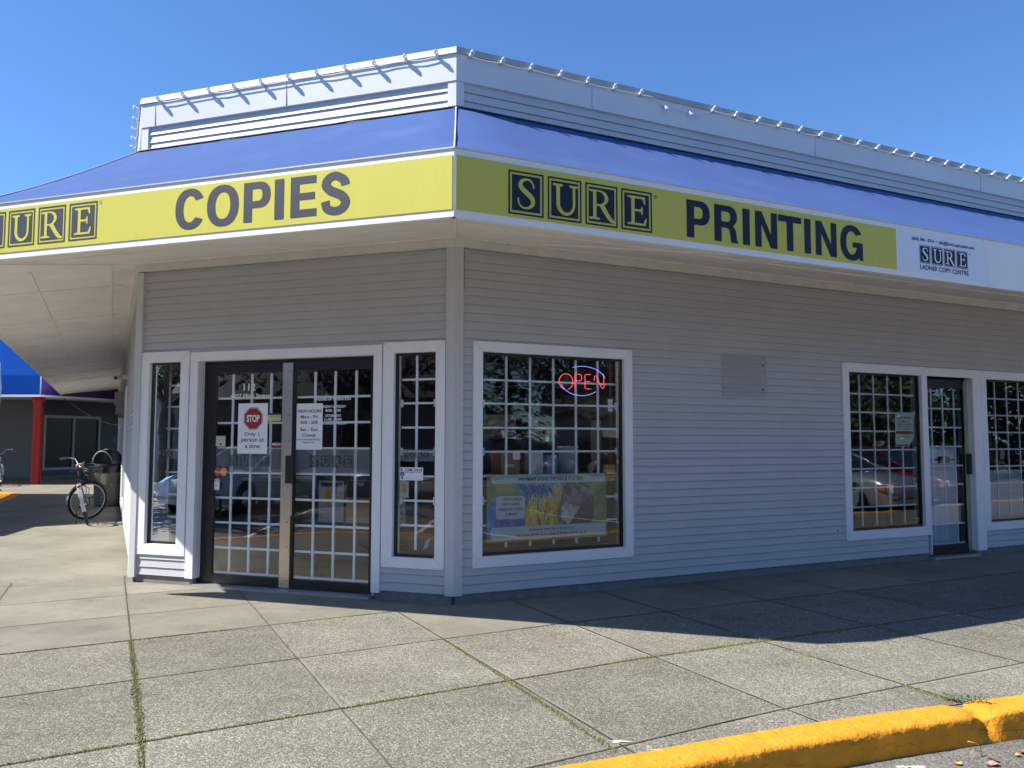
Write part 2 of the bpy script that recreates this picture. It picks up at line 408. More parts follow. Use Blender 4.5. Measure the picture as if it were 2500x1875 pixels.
def sheet_rect(mb, f, s0, s1, z0, z1, n): mb.q(P(f, s0, n, z0), P(f, s1, n, z0), P(f, s1, n, z1), P(f, s0, n, z1))

# ================================================================ THE SHOP BUILDING
BR, BB = 30.0, 23.5
bld = thing("shop_building", (C0[0], C0[1], 0), "grey vinyl-sided corner shop with blue fabric awning roof, white framed windows and black glass doors", "building")
HT, HB = 2.362, .298           # window trim outer top / bottom
TW = .108
# openings on each face: (s0, s1, z0, z1) inner
OPEN = {'L': [(3.029, 3.431, .396, 2.254), (.821, 2.816, .0, 2.254), (.186, .611, .396, 2.258)],
        'R': [(.282, 1.833, .406, 2.264), (4.989, 6.240, .406, 2.264), (6.350, 7.225, .0, 2.264), (7.500, 9.6, .406, 2.264), (12.2, 14.4, .406, 2.264), (16.2, 18.2, .406, 2.264)],
        'B': [(6.0, 7.4, .406, 2.264)]}
def siding(f, s0, s1, z0, z1, ex, holes, off=-.012, lap=.013, gap=.0048):
    mb = MB(); z = z0; gap0 = gap; rj = random.Random(int(s1 * 100) + ord(f)); ci = 0
    while z < z1 - 1e-6:
        zt = min(z + ex, z1); cuts = [(s0, s1)]
        for (a, b, c, d) in holes:
            if d + .04 > z + .01 and c - .04 < zt - .01:
                nc = []
                for p, q_ in cuts:
                    if b + .05 <= p or a - .05 >= q_: nc.append((p, q_)); continue
                    if a - .05 > p: nc.append((p, a - .05))
                    if b + .05 < q_: nc.append((b + .05, q_))
                cuts = nc
        for p, q_ in cuts:
            k = max(1, int((q_ - p) / .6))
            for i in range(k):
                a = p + (q_ - p) * i / k; b = p + (q_ - p) * (i + 1) / k
                w = lambda s_: .0011 * noise.noise(Vector((s_ * 1.7, z * 3, 5 if f == 'L' else 9)))
                wa, wb_ = w(a), w(b)
                kq = min(1, max(0, (1.95 - z) / .6)) if z < 4 else 1; o1, o2, o3 = off, off - lap, off - lap - .0015 - .0085 * kq; gap = gap0 * (.12 + .88 * kq)
                mb.q(P(f, a, o2 + wa, zt - gap), P(f, b, o2 + wb_, zt - gap), P(f, b, o1 - .002 + wb_, z + .006), P(f, a, o1 - .002 + wa, z + .006))
                mb.q(P(f, a, o1 - .002 + wa, z + .006), P(f, b, o1 - .002 + wb_, z + .006), P(f, b, o1 + wb_, z), P(f, a, o1 + wa, z))
                mb.q(P(f, a, o1 + wa, z), P(f, b, o1 + wb_, z), P(f, b, o3, z), P(f, a, o3, z))
                mb.q(P(f, a, o3, z), P(f, b, o3, z), P(f, b, o3, z - gap), P(f, a, o3, z - gap))
                mb.q(P(f, a, o2 + wa, zt - gap), P(f, b, o2 + wb_, zt - gap), P(f, b, o3, zt - gap), P(f, a, o3, zt - gap))
        ci += 1
        if z < 4 and f in 'LR':
            sj = s0 + ((ci * 1.37 + (.9 if ci % 2 else 2.3)) % 3.66)
            while sj < s1:
                if any(p + .02 < sj < q_ - .02 for p, q_ in cuts) and rj.random() < .75:
                    mb.mi = 1; mb.q(P(f, sj, off - lap + .0020, zt - .006), P(f, sj + .0016, off - lap + .0020, zt - .006), P(f, sj + .0016, off + .0004, z + .005), P(f, sj, off + .0004, z + .005)); mb.mi = 0
                sj += 3.66
        z = zt
    return mb
EX = .07934
for f, s0, s1 in (('L', .02, 3.58), ('R', .02, BR), ('B', .02, BB)):
    siding(f, s0, s1, .085, 3.215, EX, OPEN[f]).build("siding_wall", [M_SIDING, mat("siding_joint", (.20, .20, .21), .7)], bld)
# foundation
mb = MB()
for f, s1, op in (('L', 3.55, (.80, 2.84)), ('R', BR, (6.34, 7.24)), ('B', BB, None)):
    a = .03
    if op:
        mb.fbox(f, a, op[0], -.10, -.035, -.1, .088); mb.fbox(f, op[1], s1, -.10, -.035, -.1, .088)
    else: mb.fbox(f, a, s1, -.10, -.035, -.1, .088)
mb.build("foundation", M_FOUND, bld)
# door thresholds
mb = MB(); mb.fbox('L', .825, 2.812, -.16, .03, -.01, .022); mb.fbox('R', 6.352, 7.223, -.16, .02, -.01, .022)
mb.split("door_threshold", mat("aluminium_threshold", (.5, .49, .46), .4, metal=.6, var=.1), bld)
# corner boards
def corner_prof(o, pts, z0, z1, name, m, par):
    mb = MB(); n = len(pts)
    for i in range(n):
        a, b = pts[i], pts[(i + 1) % n]
        mb.q((a[0], a[1], z0), (b[0], b[1], z0), (b[0], b[1], z1), (a[0], a[1], z1))
    mb.q(*[(p[0], p[1], z0) for p in pts]); mb.q(*[(p[0], p[1], z1) for p in pts])
    return mb.build(name, m, par)
corner_prof(0, [inter(.008, .008, 'LR'), xy('L', .082, .008), xy('L', .082, -.03), xy('R', .082, -.03), xy('R', .082, .008)], .075, 3.216, "corner_trim", M_CORNER, bld)
corner_prof(0, [inter(.012, .012, 'LB'), xy('L', 3.53, .012), xy('L', 3.53, -.03), xy('B', .24, -.03), xy('B', .24, .012)], .055, 3.205, "corner_trim", M_CORNER, bld)
# frieze board under the soffit
mb = MB()
mb.hexa([(*p, z) for z in (3.216, 3.302) for p in (inter(.03, .03, 'LR'), inter(.03, .03, 'LB'), inter(-.02, -.02, 'LB'), inter(-.02, -.02, 'LR'))])
mb.hexa([(*p, z) for z in (3.216, 3.302) for p in (inter(.03, .03, 'LR'), xy('R', BR, .03), xy('R', BR, -.02), inter(-.02, -.02, 'LR'))])
mb.hexa([(*p, z) for z in (3.216, 3.302) for p in (inter(.03, .03, 'LB'), xy('B', BB, .03), xy('B', BB, -.02), inter(-.02, -.02, 'LB'))])
mb.build("frieze_trim", M_FRIEZE, bld)

# soffit (slopes up to the wall), slightly wavy painted board
D = 1.75; ZB, ZT = 2.968, 3.441
def strip_pts(d):       # the eave line at offset d : far B end, V2, V1, far R end
    return [xy('B', BB, d), inter(d, d, 'LB'), inter(d, d, 'LR'), xy('R', BR, d)]
def loft(mb, lines, zf, k=10, segs=(30, 12, 40), wob=.004):
    rows = []
    for i in range(k + 1):
        t = i / k; row = []
        for seg in range(3):
            n = segs[seg]
            for j in range(n + (1 if seg == 2 else 0)):
                u = j / n
                a = lines[0][seg]; b = lines[0][seg + 1]; c_ = lines[1][seg]; d = lines[1][seg + 1]
                x0 = a[0] + (b[0] - a[0]) * u; y0 = a[1] + (b[1] - a[1]) * u; x1 = c_[0] + (d[0] - c_[0]) * u; y1 = c_[1] + (d[1] - c_[1]) * u
                x = x0 + (x1 - x0) * t; y = y0 + (y1 - y0) * t
                z = zf(t, x, y) + (wob * noise.noise(Vector((x * 1.4, y * 1.4, t * 2))) if 0 < t < 1 else 0)
                row.append((x, y, z))
        rows.append(row)
    base = len(mb.v); n = len(rows[0])
    for r in rows: mb.v += r
    for i in range(k):
        for j in range(n - 1):
            mb.f.append((base + i * n + j, base + i * n + j + 1, base + (i + 1) * n + j + 1, base + (i + 1) * n + j)); mb.m.append(mb.mi); mb.smooth.append(False)
mb = MB(); loft(mb, (strip_pts(D - .02), strip_pts(.028)), lambda t, x, y: ZB + .012 + (3.300 - ZB - .012) * (t ** .92), 8, wob=.006)
mb.build("soffit", M_SOFFIT, bld)
# soffit joint battens
mb = MB()
def sof_z(d): return ZB + .012 + (3.300 - ZB - .012) * (((D - .02 - d) / (D - .048)) ** .92)
def batten(p, q_, dz, w=.012):
    v = Vector((q_[0] - p[0], q_[1] - p[1], 0)).normalized(); s_ = Vector((-v.y, v.x, 0)) * w
    zp, zq = p[2] - .006, q_[2] - .006
    mb.hexa([(p[0] + s_.x, p[1] + s_.y, zp - .006), (q_[0] + s_.x, q_[1] + s_.y, zq - .006), (q_[0] - s_.x, q_[1] - s_.y, zq - .006), (p[0] - s_.x, p[1] - s_.y, zp - .006),
             (p[0] + s_.x, p[1] + s_.y, zp + .01), (q_[0] + s_.x, q_[1] + s_.y, zq + .01), (q_[0] - s_.x, q_[1] - s_.y, zq + .01), (p[0] - s_.x, p[1] - s_.y, zp + .01)])
def bline(f, sa, da, sb, db, w=.012, k=8):
    for i in range(k):
        t0, t1 = i / k, (i + 1) / k
        a = P(f, sa + (sb - sa) * t0, da + (db - da) * t0, 0); b = P(f, sa + (sb - sa) * t1, da + (db - da) * t1, 0)
        batten((a[0], a[1], sof_z(da + (db - da) * t0)), (b[0], b[1], sof_z(da + (db - da) * t1)), 0, w)
for corner in ('LR', 'LB'):
    ds = [D - .05 - (D - .10) * i / 8 for i in range(9)]
    for i in range(8):
        a = inter(ds[i], ds[i], corner); b = inter(ds[i + 1], ds[i + 1], corner); batten((*a, sof_z(ds[i])), (*b, sof_z(ds[i + 1])), 0, .014)
bline('L', -.1, 1.15, 3.9, 1.15, .006); bline('R', -.3, 1.15, BR, 1.15, .006, 30); bline('R', .1, .10, BR, .10, .008, 30); bline('L', .0, .09, 3.6, .09, .008)
bline('R', .55, .12, 1.9, 1.55, .010); bline('B', .0, .27, BB, .27, .016, 30); bline('B', .0, 1.0, BB, 1.0, .014, 30)
for k in range(6): bline('R', 2.5 + 2.44 * k, .15, 2.5 + 2.44 * k, 1.7, .006)
for k in range(8): bline('B', 1.2 + 2.44 * k, .15, 1.2 + 2.44 * k, 1.7, .007)
mb.build("soffit_battens", M_BATTEN, bld)

# fabric awning: sags between eave and parapet
mb = MB(); mb.sm = True
ZP = 4.500
loft(mb, (strip_pts(D - .005), strip_pts(.045)), lambda t, x, y: ZT - .004 + (ZP - ZT) * t - .055 * sin(pi * t) + .010 * noise.noise(Vector((x * .9, y * .9, 1))) * sin(pi * t), 12, (40, 16, 60), .010)
for i in range(len(mb.smooth)): mb.smooth[i] = True
awn = mb.build("awning", M_FABRIC, bld)
mb = MB()
for corner in ('LR', 'LB'):
    pts = []
    for i in range(13):
        t = i / 12; d = D - .005 + (.045 - D + .005) * t; a = inter(d, d, corner); pts.append((*a, ZT + (ZP - ZT) * t - .055 * sin(pi * t) + .006))
    mb.tube(pts, .007, 6)
mb.split("hip_piping", mat("pale_piping", (.55, .55, .62), .5), awn)
mb = MB()
E4 = strip_pts(.05)
for i in range(3):
    a, b = E4[i], E4[i + 1]; k = 20
    for j in range(k):
        p = [(a[0] + (b[0] - a[0]) * (j + m_) / k, a[1] + (b[1] - a[1]) * (j + m_) / k) for m_ in (0, 1)]
        w0 = .006 * noise.noise(Vector((p[0][0] * 3, p[0][1] * 3, 0))); w1 = .006 * noise.noise(Vector((p[1][0] * 3, p[1][1] * 3, 0)))
        mb.tube([(*p[0], ZP + .006 + w0), (*p[1], ZP + .006 + w1)], .009, 5, False)
mb.build("awning_shadow_line", M_GAPSHADE, awn)  # dark line drawn in for the shadow between parapet and fabric

# parapet: lower siding, corner boards, wide fascia, cap flashing
def par_band(name, m, d0, z0, z1, d1=None, back=.0):
    d1 = d0 if d1 is None else d1
    mb = MB(); A = strip_pts(d0); B = strip_pts(d1); Cc = strip_pts(back)
    for i in range(3):
        mb.hexa([(*A[i], z0), (*A[i + 1], z0), (*Cc[i + 1], z0), (*Cc[i], z0), (*B[i], z1), (*B[i + 1], z1), (*Cc[i + 1], z1), (*Cc[i], z1)])
    return mb.build(name, m, bld)
for f, s1 in (('L', 3.6), ('R', BR), ('B', BB)):
    siding(f, .05, s1 - .05, 4.512, 4.768, .0853, [], off=.010, lap=.014, gap=.005).build("parapet_siding", M_PARAPET, bld)
par_band("parapet_fascia", M_FASCIA, .030, 4.766, 5.020, .036, -.06)
par_band("parapet_cap", M_CAP, .052, 5.018, 5.082, .040, -.30)
par_band("parapet_flashing", M_FASCIA, .034, 4.506, 4.520, .026, -.03)
mb = MB()
mb.hexa([(*p, z) for z in (4.520, 4.7645) for p in (inter(.021, .021, 'LR'), xy('L', .075, .021), xy('L', .075, -.05), inter(-.05, -.05, 'LR'))])
mb.hexa([(*p, z) for z in (4.520, 4.7645) for p in (inter(.021, .021, 'LR'), xy('R', .070, .021), xy('R', .070, -.05), inter(-.05, -.05, 'LR'))])
mb.hexa([(*p, z) for z in (4.520, 4.7645) for p in (inter(.021, .021, 'LB'), xy('L', 3.525, .021), xy('L', 3.525, -.05), inter(-.05, -.05, 'LB'))])
mb.hexa([(*p, z) for z in (4.520, 4.7645) for p in (inter(.021, .021, 'LB'), xy('B', .08, .021), xy('B', .08, -.05), inter(-.05, -.05, 'LB'))])
mb.split("parapet_corner_board", M_FASCIA, bld)
mb = MB()
for f, s_ in (('L', 3.43), ('L', 1.815), ('R', 1.45), ('R', 4.5), ('R', 7.5)):
    mb.fbox(f, s_ - .0025, s_ + .0025, .02, .0385, 4.768, 5.016)
mb.split("fascia_seam", mat("seam_sealant", (.50, .51, .54), .6), bld)  # grey line at each fascia panel seam
# flat roof deck behind the parapet
mb = MB(); mb.q(*[(*p, 4.55) for p in (inter(-.05, -.05, 'LB'), inter(-.05, -.05, 'LR'), xy('R', BR, -.05), xy('R', BR, -14), xy('B', BB, -6), xy('B', BB, -.05))])
mb.build("roof_deck", mat("roof_membrane", (.3, .3, .3), .9, var=.1), bld)

# ---- windows: white trim frame with mitred look, dark sash, glass, white grille
def frame_ring(mb, f, o, i, n0, n1):
    (a, b, c, d) = o; (e, g, h, k) = i
    O_ = [(a, c), (b, c), (b, d), (a, d)]; I_ = [(e, h), (g, h), (g, k), (e, k)]
    for j in range(4):
        o1, o2, i1, i2 = O_[j], O_[(j + 1) % 4], I_[j], I_[(j + 1) % 4]
        mb.q(P(f, o1[0], n1, o1[1]), P(f, o2[0], n1, o2[1]), P(f, i2[0], n1, i2[1]), P(f, i1[0], n1, i1[1]))
        mb.q(P(f, o1[0], n0, o1[1]), P(f, o2[0], n0, o2[1]), P(f, o2[0], n1, o2[1]), P(f, o1[0], n1, o1[1]))
        mb.q(P(f, i1[0], n0, i1[1]), P(f, i2[0], n0, i2[1]), P(f, i2[0], n1, i2[1]), P(f, i1[0], n1, i1[1]))
        # mitre line: a hair-thin groove drawn as a raised sealant bead
        if n1 > -.005 and (j in (0, 1)):
            p, q_ = i1, o1
            dx, dz = q_[0] - p[0], q_[1] - p[1]; l = math.hypot(dx, dz); ux, uz = -dz / l * .0012, dx / l * .0012
def bars(f, vs, hs, z0, z1, s0, s1, n, r=.0105, brackets=True):
    mb = MB()
    for s_ in vs: mb.fbox(f, s_ - r, s_ + r, n - .009, n + .004, z0, z1)
    for z_ in hs: mb.fbox(f, s0, s1, n - .016, n - .002, z_ - r * .9, z_ + r * .9)
    if brackets:
        for z_ in hs[1::2]:
            for s_ in (s0, s1): mb.fbox(f, s_ - .008, s_ + .008, n - .02, n + .003, z_ - .035, z_ + .035)
    return mb
def window(f, outer, inner, vs, hs, depth=.055, bar_z=(.47, 2.235), bn=-.085, glass=M_GLASS, bottom_sash=.025, label=None):
    (a, b, c, d) = outer; (e, g, h, k) = inner
    mb = MB(); frame_ring(mb, f, outer, inner, -.03, 0.0)
    # reveal
    for (p, q_) in (((e, h), (g, h)), ((g, h), (g, k)), ((g, k), (e, k)), ((e, k), (e, h))):
        mb.q(P(f, p[0], -.03, p[1]), P(f, q_[0], -.03, q_[1]), P(f, q_[0], -.16, q_[1]), P(f, p[0], -.16, p[1]))
    w = mb.build("window", M_TRIM, bld)
    mb = MB()
    for (x0, z0_, x1, z1_) in ((a, c, e, h), (b, c, g, h), (b, d, g, k), (a, d, e, k)):
        l = math.hypot(x1 - x0, z1_ - z0_); ux, uz = -(z1_ - z0_) / l * .0011, (x1 - x0) / l * .0011; mb.mark()
        mb.q(P(f, x0 + ux, .0008, z0_ + uz), P(f, x0 - ux, .0008, z0_ - uz), P(f, x1 - ux, .0008, z1_ - uz), P(f, x1 + ux, .0008, z1_ + uz))
    mb.split("mitre_joint", mat("mitre_gap", (.30, .30, .32), .8), w)
    mb = MB(); t = .022
    mb.fbox(f, e + .001, e + t, -depth - .02, -depth + .012, h + .001, k - .001); mb.fbox(f, g - t, g - .001, -depth - .02, -depth + .012, h + .001, k - .001)
    mb.fbox(f, e + t, g - t, -depth - .02, -depth + .012, h + .001, h + bottom_sash); mb.fbox(f, e + t, g - t, -depth - .02, -depth + .012, k - t, k - .001)
    mb.build("sash", M_DARKF, w)
    mb = MB(); sheet_rect(mb, f, e + t * .6, g - t * .6, h + .01, k - .01, -depth - .004); mb.build("pane", glass, w)
    if vs: bars(f, vs, hs, bar_z[0], bar_z[1], e + .045, g - .045, bn).build("security_grille", M_WGRILLE, w)
    return w
HZ = [.674, .900, 1.124, 1.349, 1.572, 1.797, 2.018]
window('L', (2.925, 3.553, .291, HT), (3.031, 3.431, .397, 2.254), [3.232], [z for z in HZ], bar_z=(.425, 2.24))
window('L', (.092, .720, .300, HT + .001), (.186, .611, .394, 2.262), [.411], [z for z in HZ], bar_z=(.455, 2.24))
window('R', (.187, 1.929, .307, 2.364), (.282, 1.833, .406, 2.269), [.560, .812, 1.066, 1.319, 1.572], HZ, bar_z=(.465, 2.245))
# window / door / window group further along
window('R', (4.883, 6.335, .304, 2.373), (4.989, 6.245, .409, 2.267), [5.245, 5.486, 5.73, 5.974], HZ, bar_z=(.45, 2.25))
window('R', (7.40, 9.72, .304, 2.373), (7.502, 9.62, .406, 2.267), [7.79 + .252 * i for i in range(8)], HZ, bar_z=(.44, 2.25))
window('R', (12.0, 14.5, .304, 2.373), (12.1, 14.4, .406, 2.267), [12.35 + .25 * i for i in range(8)], HZ)
window('R', (16.0, 18.3, .304, 2.373), (16.1, 18.2, .406, 2.267), [16.35 + .25 * i for i in range(7)], HZ)
window('B', (5.9, 7.5, .304, 2.373), (6.0, 7.4, .406, 2.267), [6.25 + .25 * i for i in range(5)], HZ)
# head trim above the side door, joining the two windows
mb = MB(); mb.fbox('R', 6.335, 7.40, -.03, -.001, 2.267, 2.372); mb.build("door_head_trim", M_TRIM, bld)
mb = MB(); mb.fbox('R', 6.336, 6.350, -.12, -.002, .06, 2.267); mb.fbox('R', 7.227, 7.40, -.012, -.003, .06, 2.267)
mb.fbox('R', 7.2275, 7.240, -.12, -.012, .06, 2.2665)
mb.build("door_jamb_trim", M_TRIM, bld)
mb = MB()    # fluted groove lines of jamb
for k_ in range(3): mb.fbox('R', 7.2262, 7.2275, -.035 - .026 * k_, -.031 - .026 * k_, .062, 2.26)
for k_ in range(3): mb.fbox('L', 2.8155, 2.8168, -.030 - .026 * k_, -.026 - .026 * k_, .085, 2.24)
mb.split("jamb_groove", mat("groove_shade_paint", (.42, .43, .45), .6), bld)
# double door surround on face L
mb = MB()
mb.fbox('L', .734, .821, -.03, -.001, .062, 2.3455); mb.fbox('L', 2.8172, 2.909, -.03, -.001, .075, 2.3455); mb.fbox('L', .821, 2.8172, -.03, -.001, 2.2545, 2.345)
mb.fbox('L', .809, .8205, -.14, -.0302, .03, 2.2545); mb.fbox('L', 2.8175, 2.829, -.14, -.0302, .075, 2.2545); mb.fbox('L', .8205, 2.8175, -.14, -.0302, 2.255, 2.266)
mb.build("door_surround", M_TRIM, bld)

# ---- double glass door
def door_leaf(name, f, a, b, z0, z1, st, top, bot, vs, hs, n=-.105, grille=True):
    """a..b are s limits"""
    mb = MB()
    mb.fbox(f, a, a + st[0], n - .045, n, z0, z1); mb.fbox(f, b - st[1], b, n - .045, n, z0, z1)
    mb.fbox(f, a + st[0], b - st[1], n - .045, n - .001, z0, z0 + bot); mb.fbox(f, a + st[0], b - st[1], n - .045, n - .001, z1 - top, z1)
    d = mb.build(name, M_DARKF, bld)
    mb = MB(); sheet_rect(mb, f, a + st[0] - .004, b - st[1] + .004, z0 + bot - .004, z1 - top + .004, n - .018); mb.build("pane", M_DGLASS, d)
    if grille: bars(f, vs, hs, z0 + bot + .005, z1 - top - .012, a + st[0] + .004, b - st[1] - .004, n - .036, .0115, False).build("security_grille", M_WGRILLE, d)
    return d
HD = [.130, .377, .627, .875, 1.127, 1.376, 1.627, 1.876]
dl = door_leaf("door_leaf", 'L', 1.826, 2.770, .028, 2.225, (.045, .095), .095, .09, [2.488, 2.263, 2.034], HD)
dr = door_leaf("door_leaf", 'L', .868, 1.822, .028, 2.225, (.035, .085), .09, .085, [1.530, 1.306, 1.076], HD)
mb = MB(); mb.fbox('L', .822, .866, -.155, -.108, .024, 2.252); mb.fbox('L', 2.772, 2.814, -.155, -.108, .024, 2.252); mb.fbox('L', .866, 2.772, -.155, -.108, 2.228, 2.252)
mb.build("door_frame", M_DARKF, bld)
mb = MB(); mb.fbox('L', 1.757, 1.872, -.104, -.094, .03, 2.215)
st_ = mb.build("steel_astragal", M_STEEL, dl)
mb = MB()
for z_ in (.10, .42, .66, 1.0, 1.12, 1.45, 1.70, 1.93, 2.13): 
    for s_ in (1.79,): mb.lathe(P('L', s_, -.0945, z_), [(0, .0025), (.006, .002), (.007, 0)], 8, (NL[0], NL[1], 0))
mb.split("rivet", M_DARKF, dl)
def pull(f, s0, s1, z0, z1, par, n=-.094):
    mb = MB(); mb.fbox(f, s0 + .01, s1 - .01, n, n + .045, z0 + .01, z0 + .03); mb.fbox(f, s0 + .01, s1 - .01, n, n + .045, z1 - .03, z1 - .01); mb.fbox(f, s0, s1, n + .03, n + .05, z0, z1)
    return mb.build("handle", M_BLACKP, par)
pull('L', 1.715, 1.797, 1.035, 1.303, dr, -.104)
mb = MB(); mb.fbox('L', 1.745, 1.757, -.106, -.098, .72, 1.03); mb.build("latch_guard", M_STEEL, dr)
mb = MB()   # vertical pull on the left leaf, inner side
mb.tube([P('L', 2.665, -.10, .67), P('L', 2.645, -.075, .69), P('L', 2.635, -.07, .78), P('L', 2.64, -.07, .86), P('L', 2.665, -.10, .90)], .012, 8)
mb.build("pull_bar", M_BLACKP, dl)
mb = MB(); mb.fbox('L', .826, .842, -.107, -.09, 2.17, 2.22); mb.fbox('L', .826, .845, -.107, -.07, .022, .075); mb.split("door_pivot", M_STEEL, bld)
# frosted band and tiles, on the inside of each pane
def film(par, f, s0, s1, z0, z1, n, tiles, th=.115):
    mb = MB(); sheet_rect(mb, f, s0, s1, z0, z1, n); mb.mi = 0
    b_ = mb.build("frosted_band", M_FROST, par)
    if tiles:
        mb = MB(); m2 = MB(); zc = (z0 + z1) / 2
        for (a, ch) in tiles:
            w = th * .88
            sg = -1 if f == 'L' else 1
            mb.sheet([rectc(0, 0, w, th)], lambda x, y, a=a: P(f, a + sg * x, n + .0022, zc - th / 2 + y))
            gw, gc = serif_glyph(ch); h = th * .72
            m2.sheet(gc, lambda x, y, a=a, gw=gw: P(f, a + sg * ((w - gw * h) / 2 + x * h), n + .0036, zc - h / 2 + y * h))
        mb.split("frosted_tile", M_FROSTD, par); m2.split("frosted_letter", mat_film("frosted_letter_film", (.40, .42, .44), .45) if "frosted_letter_film" not in MATS else MATS["frosted_letter_film"], par)
film(dr, 'L', .905, 1.735, 1.130, 1.372, -.1275, [(1.570 - .124 * i, ch) for i, ch in enumerate("SURE")], .115)
film(dl, 'L', 1.875, 2.672, 1.130, 1.372, -.1275, [(2.50 - .124 * i, ch) for i, ch in enumerate("SURE")], .115)
def texts(name, par, m, items, f, n, bold=.015):
    mb = MB()
    for (t, sa, sb, z0, z1) in items: add_text(mb, t, f, sa, sb, z0, z1, n, bold)
    return mb.split(name, m, par)[0]
texts("street_number", dl, M_VINW, [("112", 2.352, 2.209, 1.951, 2.024), ("4857 Elliot Street", 2.505, 2.035, 1.878, 1.918)], 'L', -.1205, .02)
texts("opening_hours_lettering", dr, M_VINW, [("HOURS OF OPERATION", 1.505, 1.125, 1.838, 1.868), ("MONDAY to FRIDAY", 1.470, 1.175, 1.766, 1.792), ("8:30 - 5:00", 1.400, 1.232, 1.728, 1.755),
      ("SATURDAYS", 1.400, 1.232, 1.678, 1.704), ("11:00 - 4:00", 1.412, 1.222, 1.642, 1.668), ("CLOSED SUNDAY & HOLIDAY", 1.50, 1.16, 1.605, 1.622)], 'L', -.1205, .03)
# side door on face R
d2 = door_leaf("side_door_leaf", 'R', 6.352, 7.222, .04, 2.245, (.022, .05), .11, .11, [6.585, 6.802, 7.024], [.158, .405, .640, .90, 1.140, 1.385, 1.629, 1.870], n=-.098)
mb = MB(); mb.fbox('R', 7.223 - .06, 7.2255, -.097, -.087, .03, 2.235); mb.build("steel_strip", M_STEEL, d2)
mb = MB(); mb.fbox('R', 7.165, 7.226, -.087, -.05, 1.03, 1.29); mb.build("handle", M_BLACKP, d2)
mb = MB(); mb.fbox('R', 6.40, 7.15, -.24, -.225, .05, 1.37); mb.build("backing_panel", mat("pale_backing_panel", (.70, .73, .78), .6, var=.04), d2)
mb = MB(); mb.fbox('R', 6.46, 6.50, -.2235, -.215, 1.17, 1.2); mb.fbox('R', 6.80, 7.02, -.2235, -.205, 1.17, 1.255); mb.fbox('R', 6.45, 7.14, -.2238, -.22, 1.205, 1.225); mb.build("panel_latch", M_BLACKP, d2)
film([o for o in bld.children if o.name.startswith('window')][1], 'L', .205, .60, 1.262, 1.372, -.0622, [(.512 - .062 * i, ch) for i, ch in enumerate("SURE")], .058)
film([o for o in bld.children if o.name.startswith('window')][0], 'L', 3.05, 3.42, 1.262, 1.372, -.0622, [(3.345 - .062 * i, ch) for i, ch in enumerate("SURE")], .058)

# ghost of a removed sign on the siding (unweathered paint) and screw holes
mb = MB(); z = .085
M_GHOST = mat("unfaded_siding_paint", (.375, .375, .395), .5, var=.04, vs=3)
zz = .085 + EX * math.floor((1.93 - .085) / EX)
while zz < 2.40:
    for (a, b) in ((3.085, 3.73),):
        zb, zt_ = max(zz + .007, 1.925), min(zz + EX - .0055, 2.40)
        if zt_ > zb:
            g = lambda z_: -.0135 - .0117 * (z_ - zz) / EX + .0022
            mb.q(P('R', a, g(zb), zb), P('R', b, g(zb), zb), P('R', b, g(zt_), zt_), P('R', a, g(zt_), zt_))
    zz += EX
gh = mb.build("unfaded_patch", M_GHOST, bld)
mb = MB()
for (a, b, r) in ((3.674, 2.282, .009), (3.670, 2.015, .010), (3.123, 2.021, .006), (4.75, .43, .010), (2.9, .42, .005)):
    mb.lathe(P('R', a, -.012, b), [(0, .0045), (r, .004), (r, 0)], 7, (NR[0], NR[1], 0))
mb.split("screw_hole", M_BLACKP, bld)
# torn dark gap beside the corner board, top
mb = MB()
for k_ in range(16):
    z_ = 2.83 + k_ * .0225; w = .006 + .006 * random.random()
    mb.q(P('R', .083, .0035, z_), P('R', .083 + w, .0035, z_ + .004), P('R', .083 + w * .6, .0035, z_ + .02), P('R', .083, .0035, z_ + .0225))
mb.build("trim_gap", M_BLACKP, bld)

# ---- interior shell
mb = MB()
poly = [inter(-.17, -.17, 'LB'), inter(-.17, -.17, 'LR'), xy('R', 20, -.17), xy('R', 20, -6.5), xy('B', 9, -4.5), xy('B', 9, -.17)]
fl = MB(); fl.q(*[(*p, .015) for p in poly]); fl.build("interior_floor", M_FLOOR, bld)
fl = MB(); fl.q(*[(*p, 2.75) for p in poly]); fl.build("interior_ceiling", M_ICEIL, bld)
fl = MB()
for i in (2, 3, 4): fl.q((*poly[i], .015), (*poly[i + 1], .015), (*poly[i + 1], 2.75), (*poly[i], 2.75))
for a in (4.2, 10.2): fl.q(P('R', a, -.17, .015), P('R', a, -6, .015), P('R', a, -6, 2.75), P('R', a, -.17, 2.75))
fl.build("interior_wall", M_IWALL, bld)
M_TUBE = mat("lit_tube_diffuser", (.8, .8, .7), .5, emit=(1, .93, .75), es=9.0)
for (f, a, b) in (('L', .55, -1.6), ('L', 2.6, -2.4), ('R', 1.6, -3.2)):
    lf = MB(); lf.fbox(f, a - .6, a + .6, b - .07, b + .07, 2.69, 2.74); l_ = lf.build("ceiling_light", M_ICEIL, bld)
    lf = MB(); lf.fbox(f, a - .58, a + .58, b - .05, b + .05, 2.676, 2.689); lf.build("lamp_tube", M_TUBE, l_)

